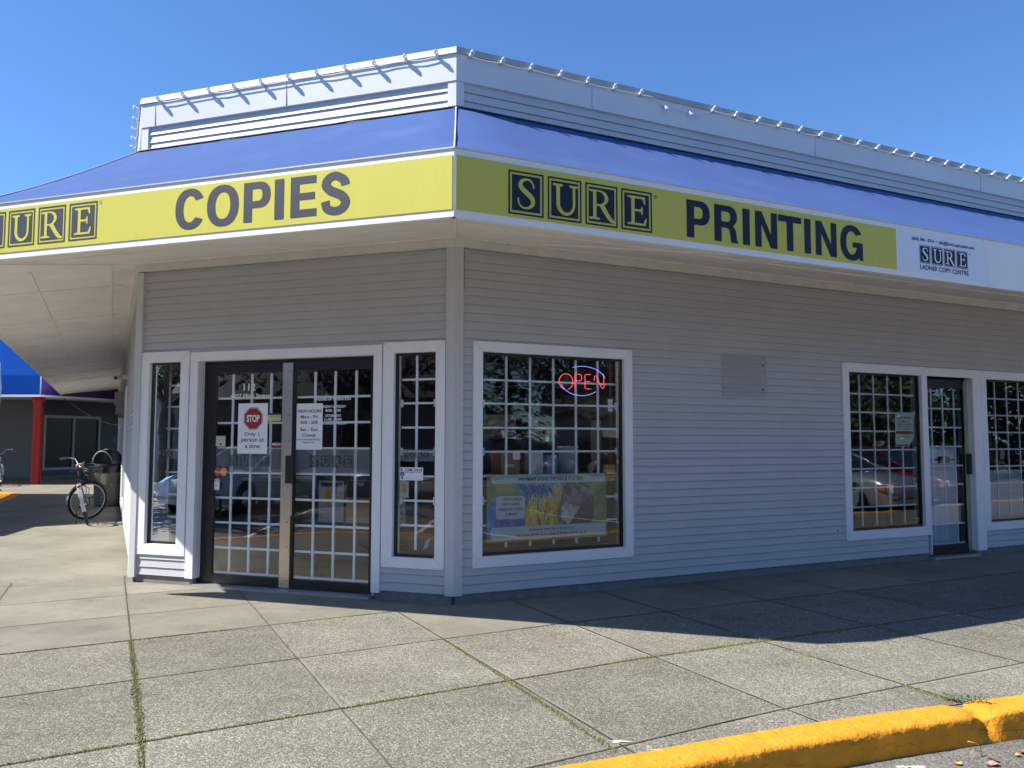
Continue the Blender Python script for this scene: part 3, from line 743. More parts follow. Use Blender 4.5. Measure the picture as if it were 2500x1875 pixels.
# ================================================================ FASCIA SIGNS
sL = -.724854       # s of the sign corner in both frames
def sign_root(name, f, s_, label, cat, group=None): return thing(name, P(f, s_, D, ZB), label, cat, group)
def tile_mesh(par, f, s_left, z0, w, h, letter, fw=.0125, gap=.0155, field=M_YEL, dark=M_NAVY, lm=None, n=D + .0080, gh_=.71):
    sg = -1 if f == 'L' else 1
    fn = lambda k: (lambda a, b: P(f, s_left + sg * a, n + k, z0 + b))
    mb = MB(); mb.sheet([rectc(0, 0, w, h), rectc(fw, fw, w - fw, h - fw)], fn(0))
    g = fw + gap
    mb.sheet([rectc(g, g, w - g, h - g)], fn(0))
    t = mb.build("logo_tile", dark, par)
    gw, gc = serif_glyph(letter); H = h * gh_
    mb = MB(); mb.sheet(gc, lambda a, b: P(f, s_left + sg * ((w - gw * H) / 2 + a * H), n + .0018, z0 + (h - H) / 2 + b * H))
    mb.build("tile_letter", lm or M_YEL, t)
    return t
def sign_box(root, f, s0, s1, ystart, yend, white=M_SIGNW):
    mb = MB(); mb.fbox(f, s0, s1, D - .05, D, ZB, ZT); p = mb.build("sign_panel", white, root)
    if yend is not None:
        mb = MB(); mb.fbox(f, ystart, yend, D, D + .006, 3.018, 3.396); mb.build("yellow_field", M_YEL, root)
    mb = MB(); mb.fbox(f, s0, s1, D - .04, D + .010, ZT, ZT + .010); mb.build("top_rail", mat("aluminium_rail", (.62, .6, .6), .4, metal=.5), root)
    return p
sgL = sign_root("fascia_sign", 'L', 1.5, "sunlit yellow fascia sign reading COPIES above the double glass doors", "sign")
sign_box(sgL, 'L', sL + .001, 5.05, sL + .012, 5.0)
def off(s_): return s_ + sL
mb = MB()
for ch, a, w in (('C', 2.322, .272), ('O', 2.027, .285), ('P', 1.696, .233), ('I', 1.426, .079), ('E', 1.289, .218), ('S', 1.034, .237)):
    glyph(mb, bold_glyph(ch, w / .30), 'L', off(a), 3.067, .300, D + .0080)
mb.build("lettering", M_CHAR, sgL)
for ch, a in zip("ERUS", (3.385, 3.715, 4.045, 4.37)):
    tile_mesh(sgL, 'L', off(a), 3.061, .291, .308, ch, dark=M_CHAR)
def reg_mark(par, f, s_, z_, r, m):
    mb = MB(); n = D + .0085
    sg = -1 if f == 'L' else 1
    mb.sheet([arc(0, 0, r, r, 0, 345, 20), arc(0, 0, r * .86, r * .86, 0, 345, 20)], lambda a, b: P(f, s_ + sg * a, n, z_ + b))
    add_text(mb, "R", f, s_ - sg * r * .42, s_ + sg * r * .42, z_ - r * .5, z_ + r * .5, n, .01)
    mb.build("registered_mark", m, par)
reg_mark(sgL, 'L', off(3.062), 3.351, .014, M_CHAR)
sgR = sign_root("fascia_sign", 'R', 1.5, "shaded yellow fascia sign with four navy SURE tiles and PRINTING above the blank wall", "sign")
sign_box(sgR, 'R', sL + .001, off(4.361), sL + .012, off(4.360))
mb = MB()
for ch, a, w in (('P', 1.965, .230), ('R', 2.241, .241), ('I', 2.535, .076), ('N', 2.668, .242), ('T', 2.922, .262), ('I', 3.217, .075), ('N', 3.348, .251), ('G', 3.644, .278)):
    glyph(mb, bold_glyph(ch, w / .30), 'R', off(a), 3.050, .300, D + .0080)
mb.build("lettering", M_NAVY, sgR)
for ch, a in zip("SURE", (.407, .722, 1.037, 1.352)):
    tile_mesh(sgR, 'R', off(a), 3.039, .281, .314, ch)
reg_mark(sgR, 'R', off(1.668), 3.327, .016, M_NAVY)
sgW = sign_root("fascia_sign", 'R', 4.3, "white end panel of the fascia with small SURE logo, phone number and LADNER COPY CENTRE", "sign")
sign_box(sgW, 'R', off(4.3625), off(5.69), 0, None)
mb = MB(); mb.fbox('R', off(4.40), off(5.672), D, D + .003, 3.015, 3.40); mb.build("white_vinyl_sheet", mat("vinyl_white_sheet", (.74, .79, .90), .35), sgW)
texts("contact_line", sgW, M_NAVY, [("(604) 940 - 0714  \u2022  Info@SureCopyLadner.com", off(4.575), off(5.468), 3.308, 3.352)], 'R', D + .006, .012)
for ch, a in zip("SURE", (4.678, 4.840, 5.022, 5.203)):
    tile_mesh(sgW, 'R', off(a), 3.112, .160 if ch != 'S' else .142, .172, ch, .004, .006, lm=M_SIGNW, n=D + .006, gh_=.74)
texts("shop_name", sgW, M_NAVY, [("LADNER COPY CENTRE", off(4.677), off(5.372), 3.052, 3.096)], 'R', D + .006, .008)
mb = MB(); mb.lathe(P('R', off(5.40), D + .005, 3.262), [(.0, 0.001), (.009, .001), (.009, 0)], 12, (NR[0], NR[1], 0)); mb.build("registered_mark", mat("grey_print", (.4, .42, .45), .5), sgW)
sgE = sign_root("fascia_sign", 'R', 8, "blank white fascia panel running on past the copy shop's logo to the photo's right edge", "sign")
sign_box(sgE, 'R', off(5.6915), BR, 0, None)
sgB = sign_root("fascia_sign", 'B', 8, "blank white fascia panel along the walkway side, its sign face turned away from the camera", "sign")
mb = MB(); mb.fbox('B', -.70, BB, D - .05, D, ZB, ZT); mb.build("sign_panel", M_SIGNW, sgB)

# ================================================================ STRING LIGHTS
def make_bulb_mesh():
    mb = MB(); mb.lathe((0, 0, 0), [(.0, -.012), (.012, -.012), (.013, .030), (.009, .034)], 8); 
    mb.mi = 1; mb.lathe((0, 0, 0), [(.009, .032), (.014, .045), (.015, .060), (.011, .078), (.004, .090), (0, .092)], 8)
    me = bpy.data.meshes.new("bulb"); me.from_pydata(mb.v, [], mb.f); me.materials.append(mat("white_socket", (.72, .74, .72), .5)); me.materials.append(mat("clear_bulb_glass", (.86, .90, .92), .08, trans=.55, spec=.8))
    me.polygons.foreach_set("material_index", mb.m); me.polygons.foreach_set("use_smooth", [True] * len(mb.f)); return me
BULB = make_bulb_mesh()
def lights_run(f, ss, label, droop=()):
    r = thing("string_lights", P(f, ss[0], .06, 5.03), label, "string lights")
    org = ORG[r.name][0]; pts = []
    for i, s_ in enumerate(ss):
        z_ = 5.004 + random.uniform(-.005, .005) - (.07 if i in droop else 0)
        p = Vector(P(f, s_, .058, z_)); pts.append(p)
        if i < len(ss) - 1:
            m_ = (s_ + ss[i + 1]) / 2; pts.append(Vector(P(f, m_, .058, z_ - random.uniform(.004, .022) + .008)))
        o = bpy.data.objects.new("bulb", BULB); COL.objects.link(o); o.parent = r; o.location = p - org
        nv = Vector((FR[f][2][0], FR[f][2][1], 0)); u = Vector((FR[f][1][0], FR[f][1][1], 0))
        up = -.9 if i in droop else .70 + random.uniform(-.12, .12)
        d = (nv * 1.0 + Vector((0, 0, up)) + u * random.uniform(-.14, .20)).normalized()
        o.rotation_euler = d.to_track_quat('Z', 'Y').to_euler(); o.scale = (1.45, 1.45, .80)
    mb = MB(); mb.tube(crom([tuple(p) for p in pts], 3), .0045, 5); mb.build("cable", mat("white_cable", (.75, .76, .74), .5), r)
lights_run('L', [.166 + .3177 * k for k in range(11)], "string of clear bulbs casting long shadows on the sunlit parapet above COPIES")
lights_run('R', [.116 + .3163 * k for k in range(40)], "string of clear bulbs on a sagging white cable along the shaded right parapet edge", (7, 8))
lights_run('B', [.12 + .33 * k for k in range(26)], "string of clear bulbs seen end-on, sticking out from the parapet's left edge against the sky")

# ================================================================ PAPERS AND STICKERS ON THE GLASS
def poster(name, f, sa, sb, z0, z1, n, label, cat, m=M_PAPER, group=None):
    r = thing(name, P(f, (sa + sb) / 2, n, z0), label, cat, group)
    mb = MB()
    kx = 6
    for i in range(kx):
        a = sa + (sb - sa) * i / kx; b = sa + (sb - sa) * (i + 1) / kx
        wa, wb_ = [-.0022 * abs(sin(3.1 * q_)) for q_ in (i / kx, (i + 1) / kx)]
        mb.q(P(f, a, n, z0), P(f, b, n, z0), P(f, b, n, z1), P(f, a, n, z1))
        mb.q(P(f, a, n - .0012, z0), P(f, b, n - .0012, z0), P(f, b, n - .0012, z1), P(f, a, n - .0012, z1))
    mb.build("sheet", m, r); return r
pn = -.1188
r = poster("paper_notice", 'L', 2.405, 2.056, 1.319, 1.822, pn, "white STOP notice with red octagon taped to the left door leaf", "notice")
oc = lambda R, k: [(R * cos(rad(22.5 + 45 * i)), R * sin(rad(22.5 + 45 * i))) for i in range(8)]
def octo(par, f, s_, z_, R, n, word=True, m=M_RED):
    sg = -1 if f == 'L' else 1
    mb = MB(); mb.sheet([oc(R, 0), oc(R * .955, 0)], lambda a, b: P(f, s_ + sg * a, n + .001, z_ + b)); mb.sheet([oc(R * .92, 0)], lambda a, b: P(f, s_ + sg * a, n + .001, z_ + b)); o = mb.build("stop_octagon", m, par)
    if word:
        mb = MB(); add_text(mb, "STOP", f, s_ - sg * R * .64, s_ + sg * R * .64, z_ - R * .30, z_ + R * .30, n + .002, .035); mb.build("stop_word", M_PAPER, o)
octo(r, 'L', 2.225, 1.670, .119, pn)
texts("printed_text", r, M_INK, [("Only 1", 2.325, 2.15, 1.487, 1.533), ("person at", 2.362, 2.092, 1.425, 1.475), ("a time", 2.315, 2.14, 1.375, 1.414)], 'L', pn + .001, .012)
r = poster("paper_notice", 'L', 1.722, 1.430, 1.363, 1.812, pn, "white NEW HOURS sheet taped beside the steel strip on right door leaf", "notice")
texts("printed_text", r, M_INK, [("NEW HOURS", 1.708, 1.443, 1.722, 1.752), ("Mon - Fri", 1.675, 1.482, 1.667, 1.697), ("830 - 500", 1.678, 1.482, 1.612, 1.642), ("Sat - Sun", 1.678, 1.482, 1.543, 1.574), ("Closed", 1.655, 1.507, 1.489, 1.519),
      ("UNTIL FURTHER NOTICE", 1.716, 1.448, 1.452, 1.468), ("THANK YOU", 1.65, 1.515, 1.424, 1.440)], 'L', pn + .001, .02)
def sticker(name, f, sa, sb, z0, z1, n, m, label, cat="sticker"):
    r = thing(name, P(f, (sa + sb) / 2, n, z0), label, cat)
    mb = MB(); mb.fbox(f, min(sa, sb), max(sa, sb), n - .0006, n + .0006, z0, z1); mb.build("sticker_face", m, r); return r
sn = -.1205
r = sticker("sticker", 'L', 2.054, 1.900, 1.645, 1.721, pn, mat("cream_yellow_print", (.55, .52, .22), .6), "cream and navy card right of the STOP notice on left door leaf")
mb = MB(); mb.fbox('L', 1.900, 2.054, pn + .0007, pn + .0015, 1.703, 1.7212); mb.build("navy_edge", M_INKN, r)
texts("small_print", r, M_INKN, [("- - - - - - - -", 2.03, 1.905, 1.682, 1.688)], 'L', pn + .0012, .01)
r = sticker("sticker", 'L', 2.004, 1.879, 1.378, 1.433, pn, mat("maroon_sticker", (.13, .015, .03), .5), "small maroon sticker with white MEDIC lettering at the left leaf's inner edge")
texts("sticker_lettering", r, M_PAPER, [("MEDIC", 1.995, 1.889, 1.402, 1.426)], 'L', pn + .0015, .02)
r = sticker("sticker", 'L', 2.668, 2.552, 1.390, 1.496, pn, mat("pale_green_paper", (.50, .56, .50), .6), "pale square notice low left of the STOP notice on left leaf")
texts("small_print", r, M_INKN, [("- - - - - -", 2.65, 2.57, 1.474, 1.477), ("- - - - - -", 2.65, 2.57, 1.457, 1.46)], 'L', pn + .0012, .01)
mb = MB(); mb.sheet([[(-.012, 0), (.012, 0), (.006, .028), (-.006, .028)]], lambda a, b: P('L', 2.61 - a, pn + .0012, 1.402 + b)); mb.build("small_symbol", M_INKN, r)
r = sticker("sticker", 'L', 2.687, 2.512, 1.085, 1.182, sn, mat("navy_sticker", (.012, .016, .06), .4), "payment sticker with overlapping red and orange circles on left door stile")
mb = MB(); mb.sheet([arc(0, 0, .043, .043, 0, 350, 28)], lambda a, b: P('L', 2.637 - a, sn + .0012, 1.134 + b)); mb.build("red_circle", mat("print_orange_red", (.62, .07, .03), .5), r)
mb = MB(); mb.sheet([arc(0, 0, .043, .043, 0, 350, 28)], lambda a, b: P('L', 2.562 - a, sn + .0020, 1.134 + b)); mb.build("orange_circle", mat("print_orange", (.75, .32, .03), .5), r)
texts("sticker_lettering", r, M_PAPER, [("MasterCard", 2.672, 2.527, 1.125, 1.144)], 'L', sn + .003, .02)
r = sticker("sticker", 'L', 2.682, 2.611, .950, 1.065, sn, mat("pale_blue_sticker", (.45, .58, .66), .4), "pale blue and white debit sticker just below the red and orange circles")
mb = MB(); mb.fbox('L', 2.616, 2.677, sn + .0007, sn + .0013, .955, 1.03); mb.build("white_field", M_PAPER, r)
texts("sticker_lettering", r, M_INKN, [("P", 2.657, 2.637, .985, 1.005)], 'L', sn + .002, .02)
r = sticker("sticker", 'L', .562, .327, 1.087, 1.206, -.052, M_PAPER, "white COME ON IN sign with blue access symbols in the narrow right window", "notice")
texts("sign_lettering", r, M_INKN, [("COME ON IN!", .508, .335, 1.168, 1.196), ("THIS ESTABLISHMENT WELCOMES", .508, .345, 1.155, 1.163)], 'L', -.0505, .02)
mb = MB(); mb.fbox('L', .515, .556, -.0512, -.0506, 1.125, 1.165); mb.build("blue_square", mat("access_blue", (.02, .05, .35), .5), r)
mb = MB(); n_ = -.0500
mb.sheet([arc(0, 0, .011, .011, -200, 60, 14) + arc(0, 0, .008, .008, 60, -200, 14)], lambda a, b: P('L', .536 - a, n_, 1.140 + b)); mb.sheet([rectc(-.004, .003, 0, .017)], lambda a, b: P('L', .536 - a, n_, 1.140 + b)); mb.sheet([rectc(0, .003, .010, .006)], lambda a, b: P('L', .536 - a, n_, 1.140 + b))
mb.build("wheelchair_symbol", M_PAPER, r)
mb = MB(); mb.sheet([[(-.008, 0), (.004, 0), (.004, .025), (-.008, .022)]], lambda a, b: P('L', .540 - a, n_, 1.172 + b)); mb.sheet([arc(.002, .012, .012, .012, 120, 350, 12)], lambda a, b: P('L', .536 - a, n_, 1.098 + b)); mb.sheet([rectc(-.024, 0, .0, .003)], lambda a, b: P('L', .345 - a, n_, 1.098 + b)); mb.sheet([rectc(0, 0, .14, .0015)], lambda a, b: P('L', .50 - a, n_, 1.103 + b)); mb.split("small_symbol", M_INKN, r)
r = sticker("sticker", 'L', .565, .475, .925, 1.075, -.064, mat("grey_paper", (.42, .43, .43), .6), "faded notice with orange circles under the COME ON IN sign", "notice")
mb = MB()
for z_ in (1.035, .995): mb.sheet([arc(0, 0, .024, .024, 0, 350, 20)], lambda a, b, z_=z_: P('L', .52 - a, -.0628 + (z_ - .99) * .01, z_ + b))
mb.build("orange_circles", mat("print_orange_dim", (.50, .23, .05), .5), r)

# notices on a display board just inside the right leaf
bd = thing("display_board", P('L', 1.3, -.75, .0), "dark board inside the right door leaf carrying three health notices", "display board")
mb = MB(); mb.fbox('L', .70, 1.95, -.80, -.77, .50, 1.12); mb.fbox('L', .74, .78, -.80, -.77, .015, .50); mb.fbox('L', 1.87, 1.91, -.80, -.77, .015, .50); mb.build("board", mat("dark_board", (.03, .03, .035), .7), bd)
r = poster("paper_notice", 'L', 1.86, 1.56, .60, 1.03, -.762, "notice with navy header and yellow circle, left of three inside the right leaf", "notice", mat("notice_grey", (.36, .37, .38), .7))
mb = MB(); sheet_rect(mb, 'L', 1.84, 1.58, .97, 1.01, -.760); mb.build("navy_header", M_INKN, r)
mb = MB(); mb.sheet([arc(0, 0, .075, .09, 0, 350, 24)], lambda a, b: P('L', 1.71 - a, -.760, .85 + b)); mb.build("yellow_circle", mat("print_yellow_dim", (.45, .32, .06), .6), r)
texts("small_print", r, M_INKN, [("PLEASE KEEP YOUR DISTANCE", 1.83, 1.59, .72, .735), ("THANK YOU", 1.78, 1.64, .695, .708)], 'L', -.759, .01)
r = poster("paper_notice", 'L', 1.53, 1.24, .60, 1.04, -.762, "navy and orange STOP notice, middle of three inside the right leaf", "notice", mat("notice_orange", (.42, .24, .06), .7))
mb = MB(); sheet_rect(mb, 'L', 1.53, 1.24, .86, 1.035, -.7602); mb.build("navy_header", M_INKN, r)
mb = MB(); add_text(mb, "STOP", 'L', 1.45, 1.32, .98, 1.015, -.7590, .03); mb.build("heading", mat("heading_pale", (.45, .40, .35), .6), r)
mb = MB(); sheet_rect(mb, 'L', 1.525, 1.245, .605, .66, -.7598); mb.build("grey_footer", mat("notice_grey2", (.33, .34, .36), .7), r)
texts("small_print", r, M_INK, [("If you have symptoms of any kind", 1.50, 1.27, .775, .787), ("please do not enter", 1.47, 1.30, .745, .757), ("call ahead instead", 1.46, 1.31, .72, .731)], 'L', -.759, .01)
r = poster("paper_notice", 'L', 1.19, .85, .58, 1.06, -.762, "SOCIAL DISTANCE 2M PLEASE notice half hidden by the right leaf's edge", "notice", mat("notice_grey3", (.40, .41, .44), .7))
octo(r, 'L', 1.02, .925, .105, -.760, True, mat("print_dim_red", (.22, .015, .02), .6))
texts("printed_text", r, M_INK, [("SOCIAL", 1.13, .92, .76, .795), ("DISTANCE", 1.17, .875, .70, .735), ("2M PLEASE", 1.18, .865, .645, .68)], 'L', -.759, .015)

# ---- neon OPEN sign behind the big window
neo = thing("neon_sign", P('R', 1.40, -.10, 1.90), "lit red neon OPEN inside a blue neon oval hanging in the large window", "neon sign")
M_NR = mat("red_neon_tube", (.5, .05, .06), .4, emit=(1.0, .11, .13), es=.85)
M_NB = mat("blue_neon_tube", (.1, .15, .5), .4, emit=(.22, .30, 1.0), es=.85)
nn = -.078
def neon(name, m, strokes, r_=.0029):
    mb = MB()
    for st in strokes: mb.tube([P('R', a, nn, b) for a, b in st], r_, 6)
    mb.build(name, m, neo)
neon("letter_tube", M_NR, [arc(1.205, 2.027, .077, .078, -75, 252, 24), 
      [(1.307, 1.955), (1.307, 2.105), (1.35, 2.105)] + arc(1.355, 2.072, .028, .033, 90, -90, 10) + [(1.307, 2.039)],
      [(1.485, 2.108), (1.435, 2.108), (1.42, 2.095), (1.42, 1.975), (1.435, 1.963), (1.49, 1.963)], [(1.425, 2.037), (1.48, 2.037)],
      [(1.525, 2.048), (1.53, 2.09), (1.548, 2.10), (1.61, 1.985), (1.628, 1.972), (1.642, 1.985), (1.636, 2.12)]])
neon("oval_tube", M_NB, [arc(1.40, 2.035, .262, .150, 118, 16, 20), arc(1.375, 2.045, .235, .150, 196, 315, 22)])
mb = MB(); mb.fbox('R', 1.10, 1.70, nn - .03, nn - .026, 1.965, 1.972); mb.fbox('R', 1.10, 1.70, nn - .03, nn - .026, 2.10, 2.107); mb.fbox('R', 1.25, 1.253, nn - .03, nn - .027, 2.1, 2.26); mb.fbox('R', 1.55, 1.553, nn - .03, nn - .027, 2.1, 2.26); mb.build("support_rail", M_BLACKP, neo)

# ---- macaw poster in the big window (a printed picture, so flat)
pp = thing("parrot_poster", P('R', 1.0, -.066, .5), "printed poster of a blue and yellow macaw along the bottom of the large window", "poster")
pf = -.0665
A0, A1, Z0, Z1 = .355, 1.655, .515, 1.128
def pic(name, m, polys, k):
    mb = MB()
    for p in polys: mb.sheet([p], lambda a, b: P('R', A0 + a * (A1 - A0), pf + k, Z0 + b * (Z1 - Z0)))
    return mb.build(name, m, pp)
def pm(name, c1, c2, sc, st=(1, 1, 1), thr=.45):
    return mat(name, c1, .65, stain=(c2, sc, thr, .14), stretch=st, var=.16, vs=sc * .6)
pic("backdrop", pm("poster_green", (0.186, 0.248, 0.070), (0.326, 0.357, 0.116), 4), [rectc(0, 0, 1, 1)], 0)
random.seed(11)
def blob(cx, cy, rx, ry, n=26, j=.08, a0=0):
    return [(cx + rx * cos(2 * pi * i / n) * (1 + random.uniform(-j, j)), cy + ry * sin(2 * pi * i / n) * (1 + random.uniform(-j, j))) for i in range(n)]
cl = lambda p: [(min(max(a, 0), 1), min(max(b, 0), 1)) for a, b in p]
pic("wing_blue", pm("poster_blue", (0.031, 0.186, 0.465), (0.078, 0.341, 0.651), 14), [cl([(0, .05), (.0, .45), (.03, .62), (.08, .70), (.14, .72), (.22, .68), (.28, .60), (.31, .45), (.30, .05)])], .0006)
pic("wing_navy", pm("poster_navy", (0.046, 0.078, 0.341), (0.078, 0.124, 0.465), 9), [cl([(.06, .08), (.06, .33), (.31, .33), (.33, .08)])], .0010)
feath = []
for i in range(16):
    a = .22 + i * .022; b = .88 - i * .004
    feath.append(cl([(a, b), (a + .05, b + .03), (a + .16 + .01 * (i % 3), .58 - .01 * i % .07), (a + .13, .50 + .012 * (i % 4)), (a + .06, .66)]))
pic("neck_feathers", pm("poster_blue2", (0.046, 0.217, 0.589), (0.093, 0.372, 0.775), 22, (1, 1, .5)), feath, .0008)
pic("crown_feathers", pm("poster_blue3", (0.078, 0.248, 0.527), (0.217, 0.403, 0.465), 26), [cl([(.33, .86), (.36, .99), (.78, .99), (.80, .93), (.72, .82), (.62, .78), (.5, .80)])], .0012)
yl = [cl([(.30, .08), (.31, .45), (.34, .60), (.40, .48), (.43, .44), (.47, .62), (.52, .74), (.585, .80), (.63, .72), (.62, .58), (.57, .45), (.555, .25), (.58, .06)])]
pic("throat_yellow", pm("poster_yellow", (0.620, 0.465, 0.054), (0.713, 0.403, 0.093), 16, (1, 1, .35)), yl, .0014)
pic("throat_tuft", pm("poster_yellow2", (0.775, 0.682, 0.078), (0.698, 0.527, 0.078), 18, (1, 1, .35)), [cl(blob(.365, .50, .035, .13)), cl(blob(.49, .62, .055, .12))], .0017)
pic("cheek_orange", pm("poster_orange", (0.651, 0.341, 0.124), (0.775, 0.512, 0.124), 22), [cl([(.50, .70), (.545, .84), (.60, .88), (.645, .66), (.60, .55), (.55, .58)])], .0019)
pic("shadow_lines", mat("poster_brown", (0.155, 0.085, 0.046), .7), [cl([(.455, .44), (.47, .46), (.50, .33), (.49, .18), (.475, .3)]), cl([(.57, .47), (.578, .47), (.585, .15), (.57, .06), (.565, .3)]), cl([(.40, .40), (.41, .42), (.43, .25), (.42, .2)]), cl([(.47, .58), (.50, .60), (.52, .50), (.50, .47)])], .0022)
pic("face_dark", pm("poster_grey", (0.078, 0.078, 0.078), (0.155, 0.155, 0.147), 18), [cl([(.60, .62), (.62, .80), (.67, .88), (.80, .86), (.86, .76), (.885, .60), (.89, .42), (.87, .25), (.80, .10), (.77, .06), (.62, .08), (.585, .25), (.58, .45)])], .0024)
pic("beak_pale", pm("poster_pale", (0.372, 0.341, 0.357), (0.527, 0.496, 0.512), 30), [cl([(.605, .52), (.645, .56), (.71, .50), (.765, .50), (.72, .36), (.66, .22), (.60, .33)])], .0028)
pic("beak_black", mat("poster_black", (0.043, 0.046, 0.046), .5, var=.2, vs=10), [cl([(.77, .50), (.83, .62), (.87, .56), (.885, .40), (.86, .22), (.80, .08), (.74, .14), (.66, .20), (.73, .33)])], .0030)
random.seed(31)
def strokes(name, m, n_, box, ang, ln_, wd, k):
    out = []
    for _ in range(n_):
        x = random.uniform(box[0], box[2]); y = random.uniform(box[1], box[3]); a = rad(ang + random.gauss(0, 11)); l = ln_ * random.uniform(.5, 1.2)
        dx, dy = cos(a) * l, sin(a) * l * 2.1; c_ = random.uniform(-.02, .02)
        out.append(cl(spine([(x, y, .0008), (x + dx * .35 + c_, y + dy * .35, wd), (x + dx * .7 + c_ * .6, y + dy * .7, wd * .8), (x + dx, y + dy, .0006)], 3)[0]))
    pic(name, m, out, k)
strokes("feather_strokes", mat("stroke_light_blue", (.13, .38, .66), .6), 46, (.27, .66, .56, .93), -58, .10, .0045, .00262)
strokes("feather_strokes", mat("stroke_dark_blue", (.015, .06, .20), .6), 40, (.27, .60, .52, .90), -60, .10, .0035, .00266)
strokes("feather_strokes", mat("stroke_gold", (.62, .38, .06), .6), 60, (.33, .20, .58, .70), -100, .09, .0045, .00270)
strokes("feather_strokes", mat("stroke_umber", (.24, .12, .04), .6), 34, (.34, .14, .58, .66), -97, .10, .0028, .00274)
strokes("feather_strokes", mat("stroke_lemon", (.78, .72, .12), .6), 30, (.33, .36, .56, .74), -95, .06, .0040, .00278)
strokes("feather_strokes", mat("stroke_wing", (.08, .30, .52), .6), 40, (.03, .10, .22, .66), -80, .07, .0040, .00262)
strokes("feather_strokes", mat("stroke_green", (.22, .36, .20), .6), 22, (.44, .86, .76, .99), -70, .05, .0035, .00282)
strokes("feather_strokes", mat("stroke_grey", (.26, .26, .25), .6), 30, (.65, .60, .84, .84), -55, .05, .0022, .00286)
M_PL = mat("poster_light_grey", (.42, .42, .40), .6)
ln = []
for i in range(5):
    y0 = .56 + .028 * i
    ln.append(spine([(.62, y0 + .02, .003), (.66, y0 - .02, .004), (.72, y0 - .035, .004), (.78, y0 + .0, .003)], 4)[0])
for i in range(9):
    ln.append(spine([(.765 + i * .013, .84 - i * .012, .002), (.775 + i * .013, .78 - i * .012, .0035), (.778 + i * .013, .72 - i * .01, .002)], 3)[0])
pic("face_lines", M_PL, ln, .0032)
mb = MB(); ar = (Z1 - Z0) / (A1 - A0)
def ring(r0, r1): mb.sheet([arc(0, 0, r0, r0, 0, 345, 22), arc(0, 0, r1, r1, 0, 345, 22)], lambda a, b: P('R', A0 + .715 * (A1 - A0) + a, pf + .0036, Z0 + .715 * (Z1 - Z0) + b))
ring(.036, .030); ring(.022, .018)
mb.sheet([arc(0, 0, .008, .008, 0, 345, 14)], lambda a, b: P('R', A0 + .715 * (A1 - A0) + a, pf + .0036, Z0 + .715 * (Z1 - Z0) + b)); mb.build("eye", M_PL, pp)
M_BOX = mat_film("poster_pale_panel", (.60, .72, .72), .75)
def rrect(a0, b0, a1, b1, r=.02):
    ax = r; bx = r / ar
    return arc(a1 - ax, b1 - bx, ax, bx, 0, 90, 4) + arc(a0 + ax, b1 - bx, ax, bx, 90, 180, 4) + arc(a0 + ax, b0 + bx, ax, bx, 180, 270, 4) + arc(a1 - ax, b0 + bx, ax, bx, 270, 360, 4)
pic("text_panel", M_BOX, [rrect(.03, .875, .985, .995), rrect(.07, .345, .30, .69), rrect(.03, .03, .985, .225)], .0042)
M_PTX = mat("poster_text_navy", (.012, .02, .05), .6)
pa = lambda a: A0 + a * (A1 - A0)
pz = lambda b: Z0 + b * (Z1 - Z0)
texts("poster_lettering", pp, M_PTX, [("WE PRINT SIGNS, DECALS & POSTERS", pa(.245), pa(.79), pz(.90), pz(.965)), ("\u2022 POSTCARDS", pa(.115), pa(.275), pz(.62), pz(.66)), ("RACK CARDS,", pa(.115), pa(.262), pz(.545), pz(.585)), ("GREETING CARDS", pa(.09), pa(.285), pz(.47), pz(.51)), ("& MORE", pa(.145), pa(.235), pz(.395), pz(.435)),
      ("Starting at: Foam Board $7.50 /sq ft.", pa(.335), pa(.715), pz(.145), pz(.185)), ("Coroplast $9.50 /sq ft. Labels & Stickers $7.50 /sq ft", pa(.23), pa(.81), pz(.065), pz(.11))], 'R', pf + .0052, .022)

# ---- objects inside the big window, on a low shelf
sh = thing("display_shelf", P('R', 1.05, -.5, 0), "dark low shelf behind the macaw poster holding boxes and paper", "shelf")
mb = MB(); mb.fbox('R', .25, 1.95, -.85, -.22, 1.085, 1.125); mb.fbox('R', .3, .34, -.8, -.3, .015, 1.085); mb.fbox('R', 1.86, 1.9, -.8, -.3, .015, 1.085); mb.build("shelf_board", mat("dark_shelf", (.03, .03, .035), .6), sh)
def item(name, s0, s1, n0, n1, z0, z1, m, label, cat):
    r = thing(name, P('R', (s0 + s1) / 2, (n0 + n1) / 2, z0), label, cat); mb = MB(); mb.fbox('R', s0, s1, n0, n1, z0, z1); mb.build("body", m, r); return r
r = item("cardboard_box", .62, .82, -.55, -.32, 1.1265, 1.345, M_CARD, "brown cardboard box with white label on the shelf behind the poster", "box")
mb = MB(); mb.fbox('R', .745, .825, -.3195, -.316, 1.27, 1.34); mb.fbox('R', .62, .82, -.4, -.39, 1.3455, 1.348); mb.build("label", M_PAPER, r)
r = item("cardboard_box", .80, .97, -.75, -.6, 1.1265, 1.28, mat("olive_card", (.16, .13, .06), .8), "olive card box behind the brown one, second from left on the shelf", "box"); mb = MB(); mb.fbox('R', .84, .88, -.5995, -.597, 1.15, 1.19); mb.build("label", M_PAPER, r)
r = item("cardboard_box", .33, .43, -.5, -.35, 1.1265, 1.27, mat("grey_card", (.20, .16, .13), .8), "small grey brown box at the shelf's left end", "box"); mb = MB(); mb.fbox('R', .335, .425, -.348, -.3465, 1.215, 1.225); mb.build("tape", M_PAPER, r)
r = item("white_box", .94, 1.10, -.45, -.36, 1.1265, 1.345, mat("white_card", (.55, .58, .62), .6), "plain white upright carton in the middle of the shelf", "box"); mb = MB(); mb.fbox('R', .94, 1.10, -.3595, -.357, 1.335, 1.345); mb.build("lid_edge", M_PAPER, r)
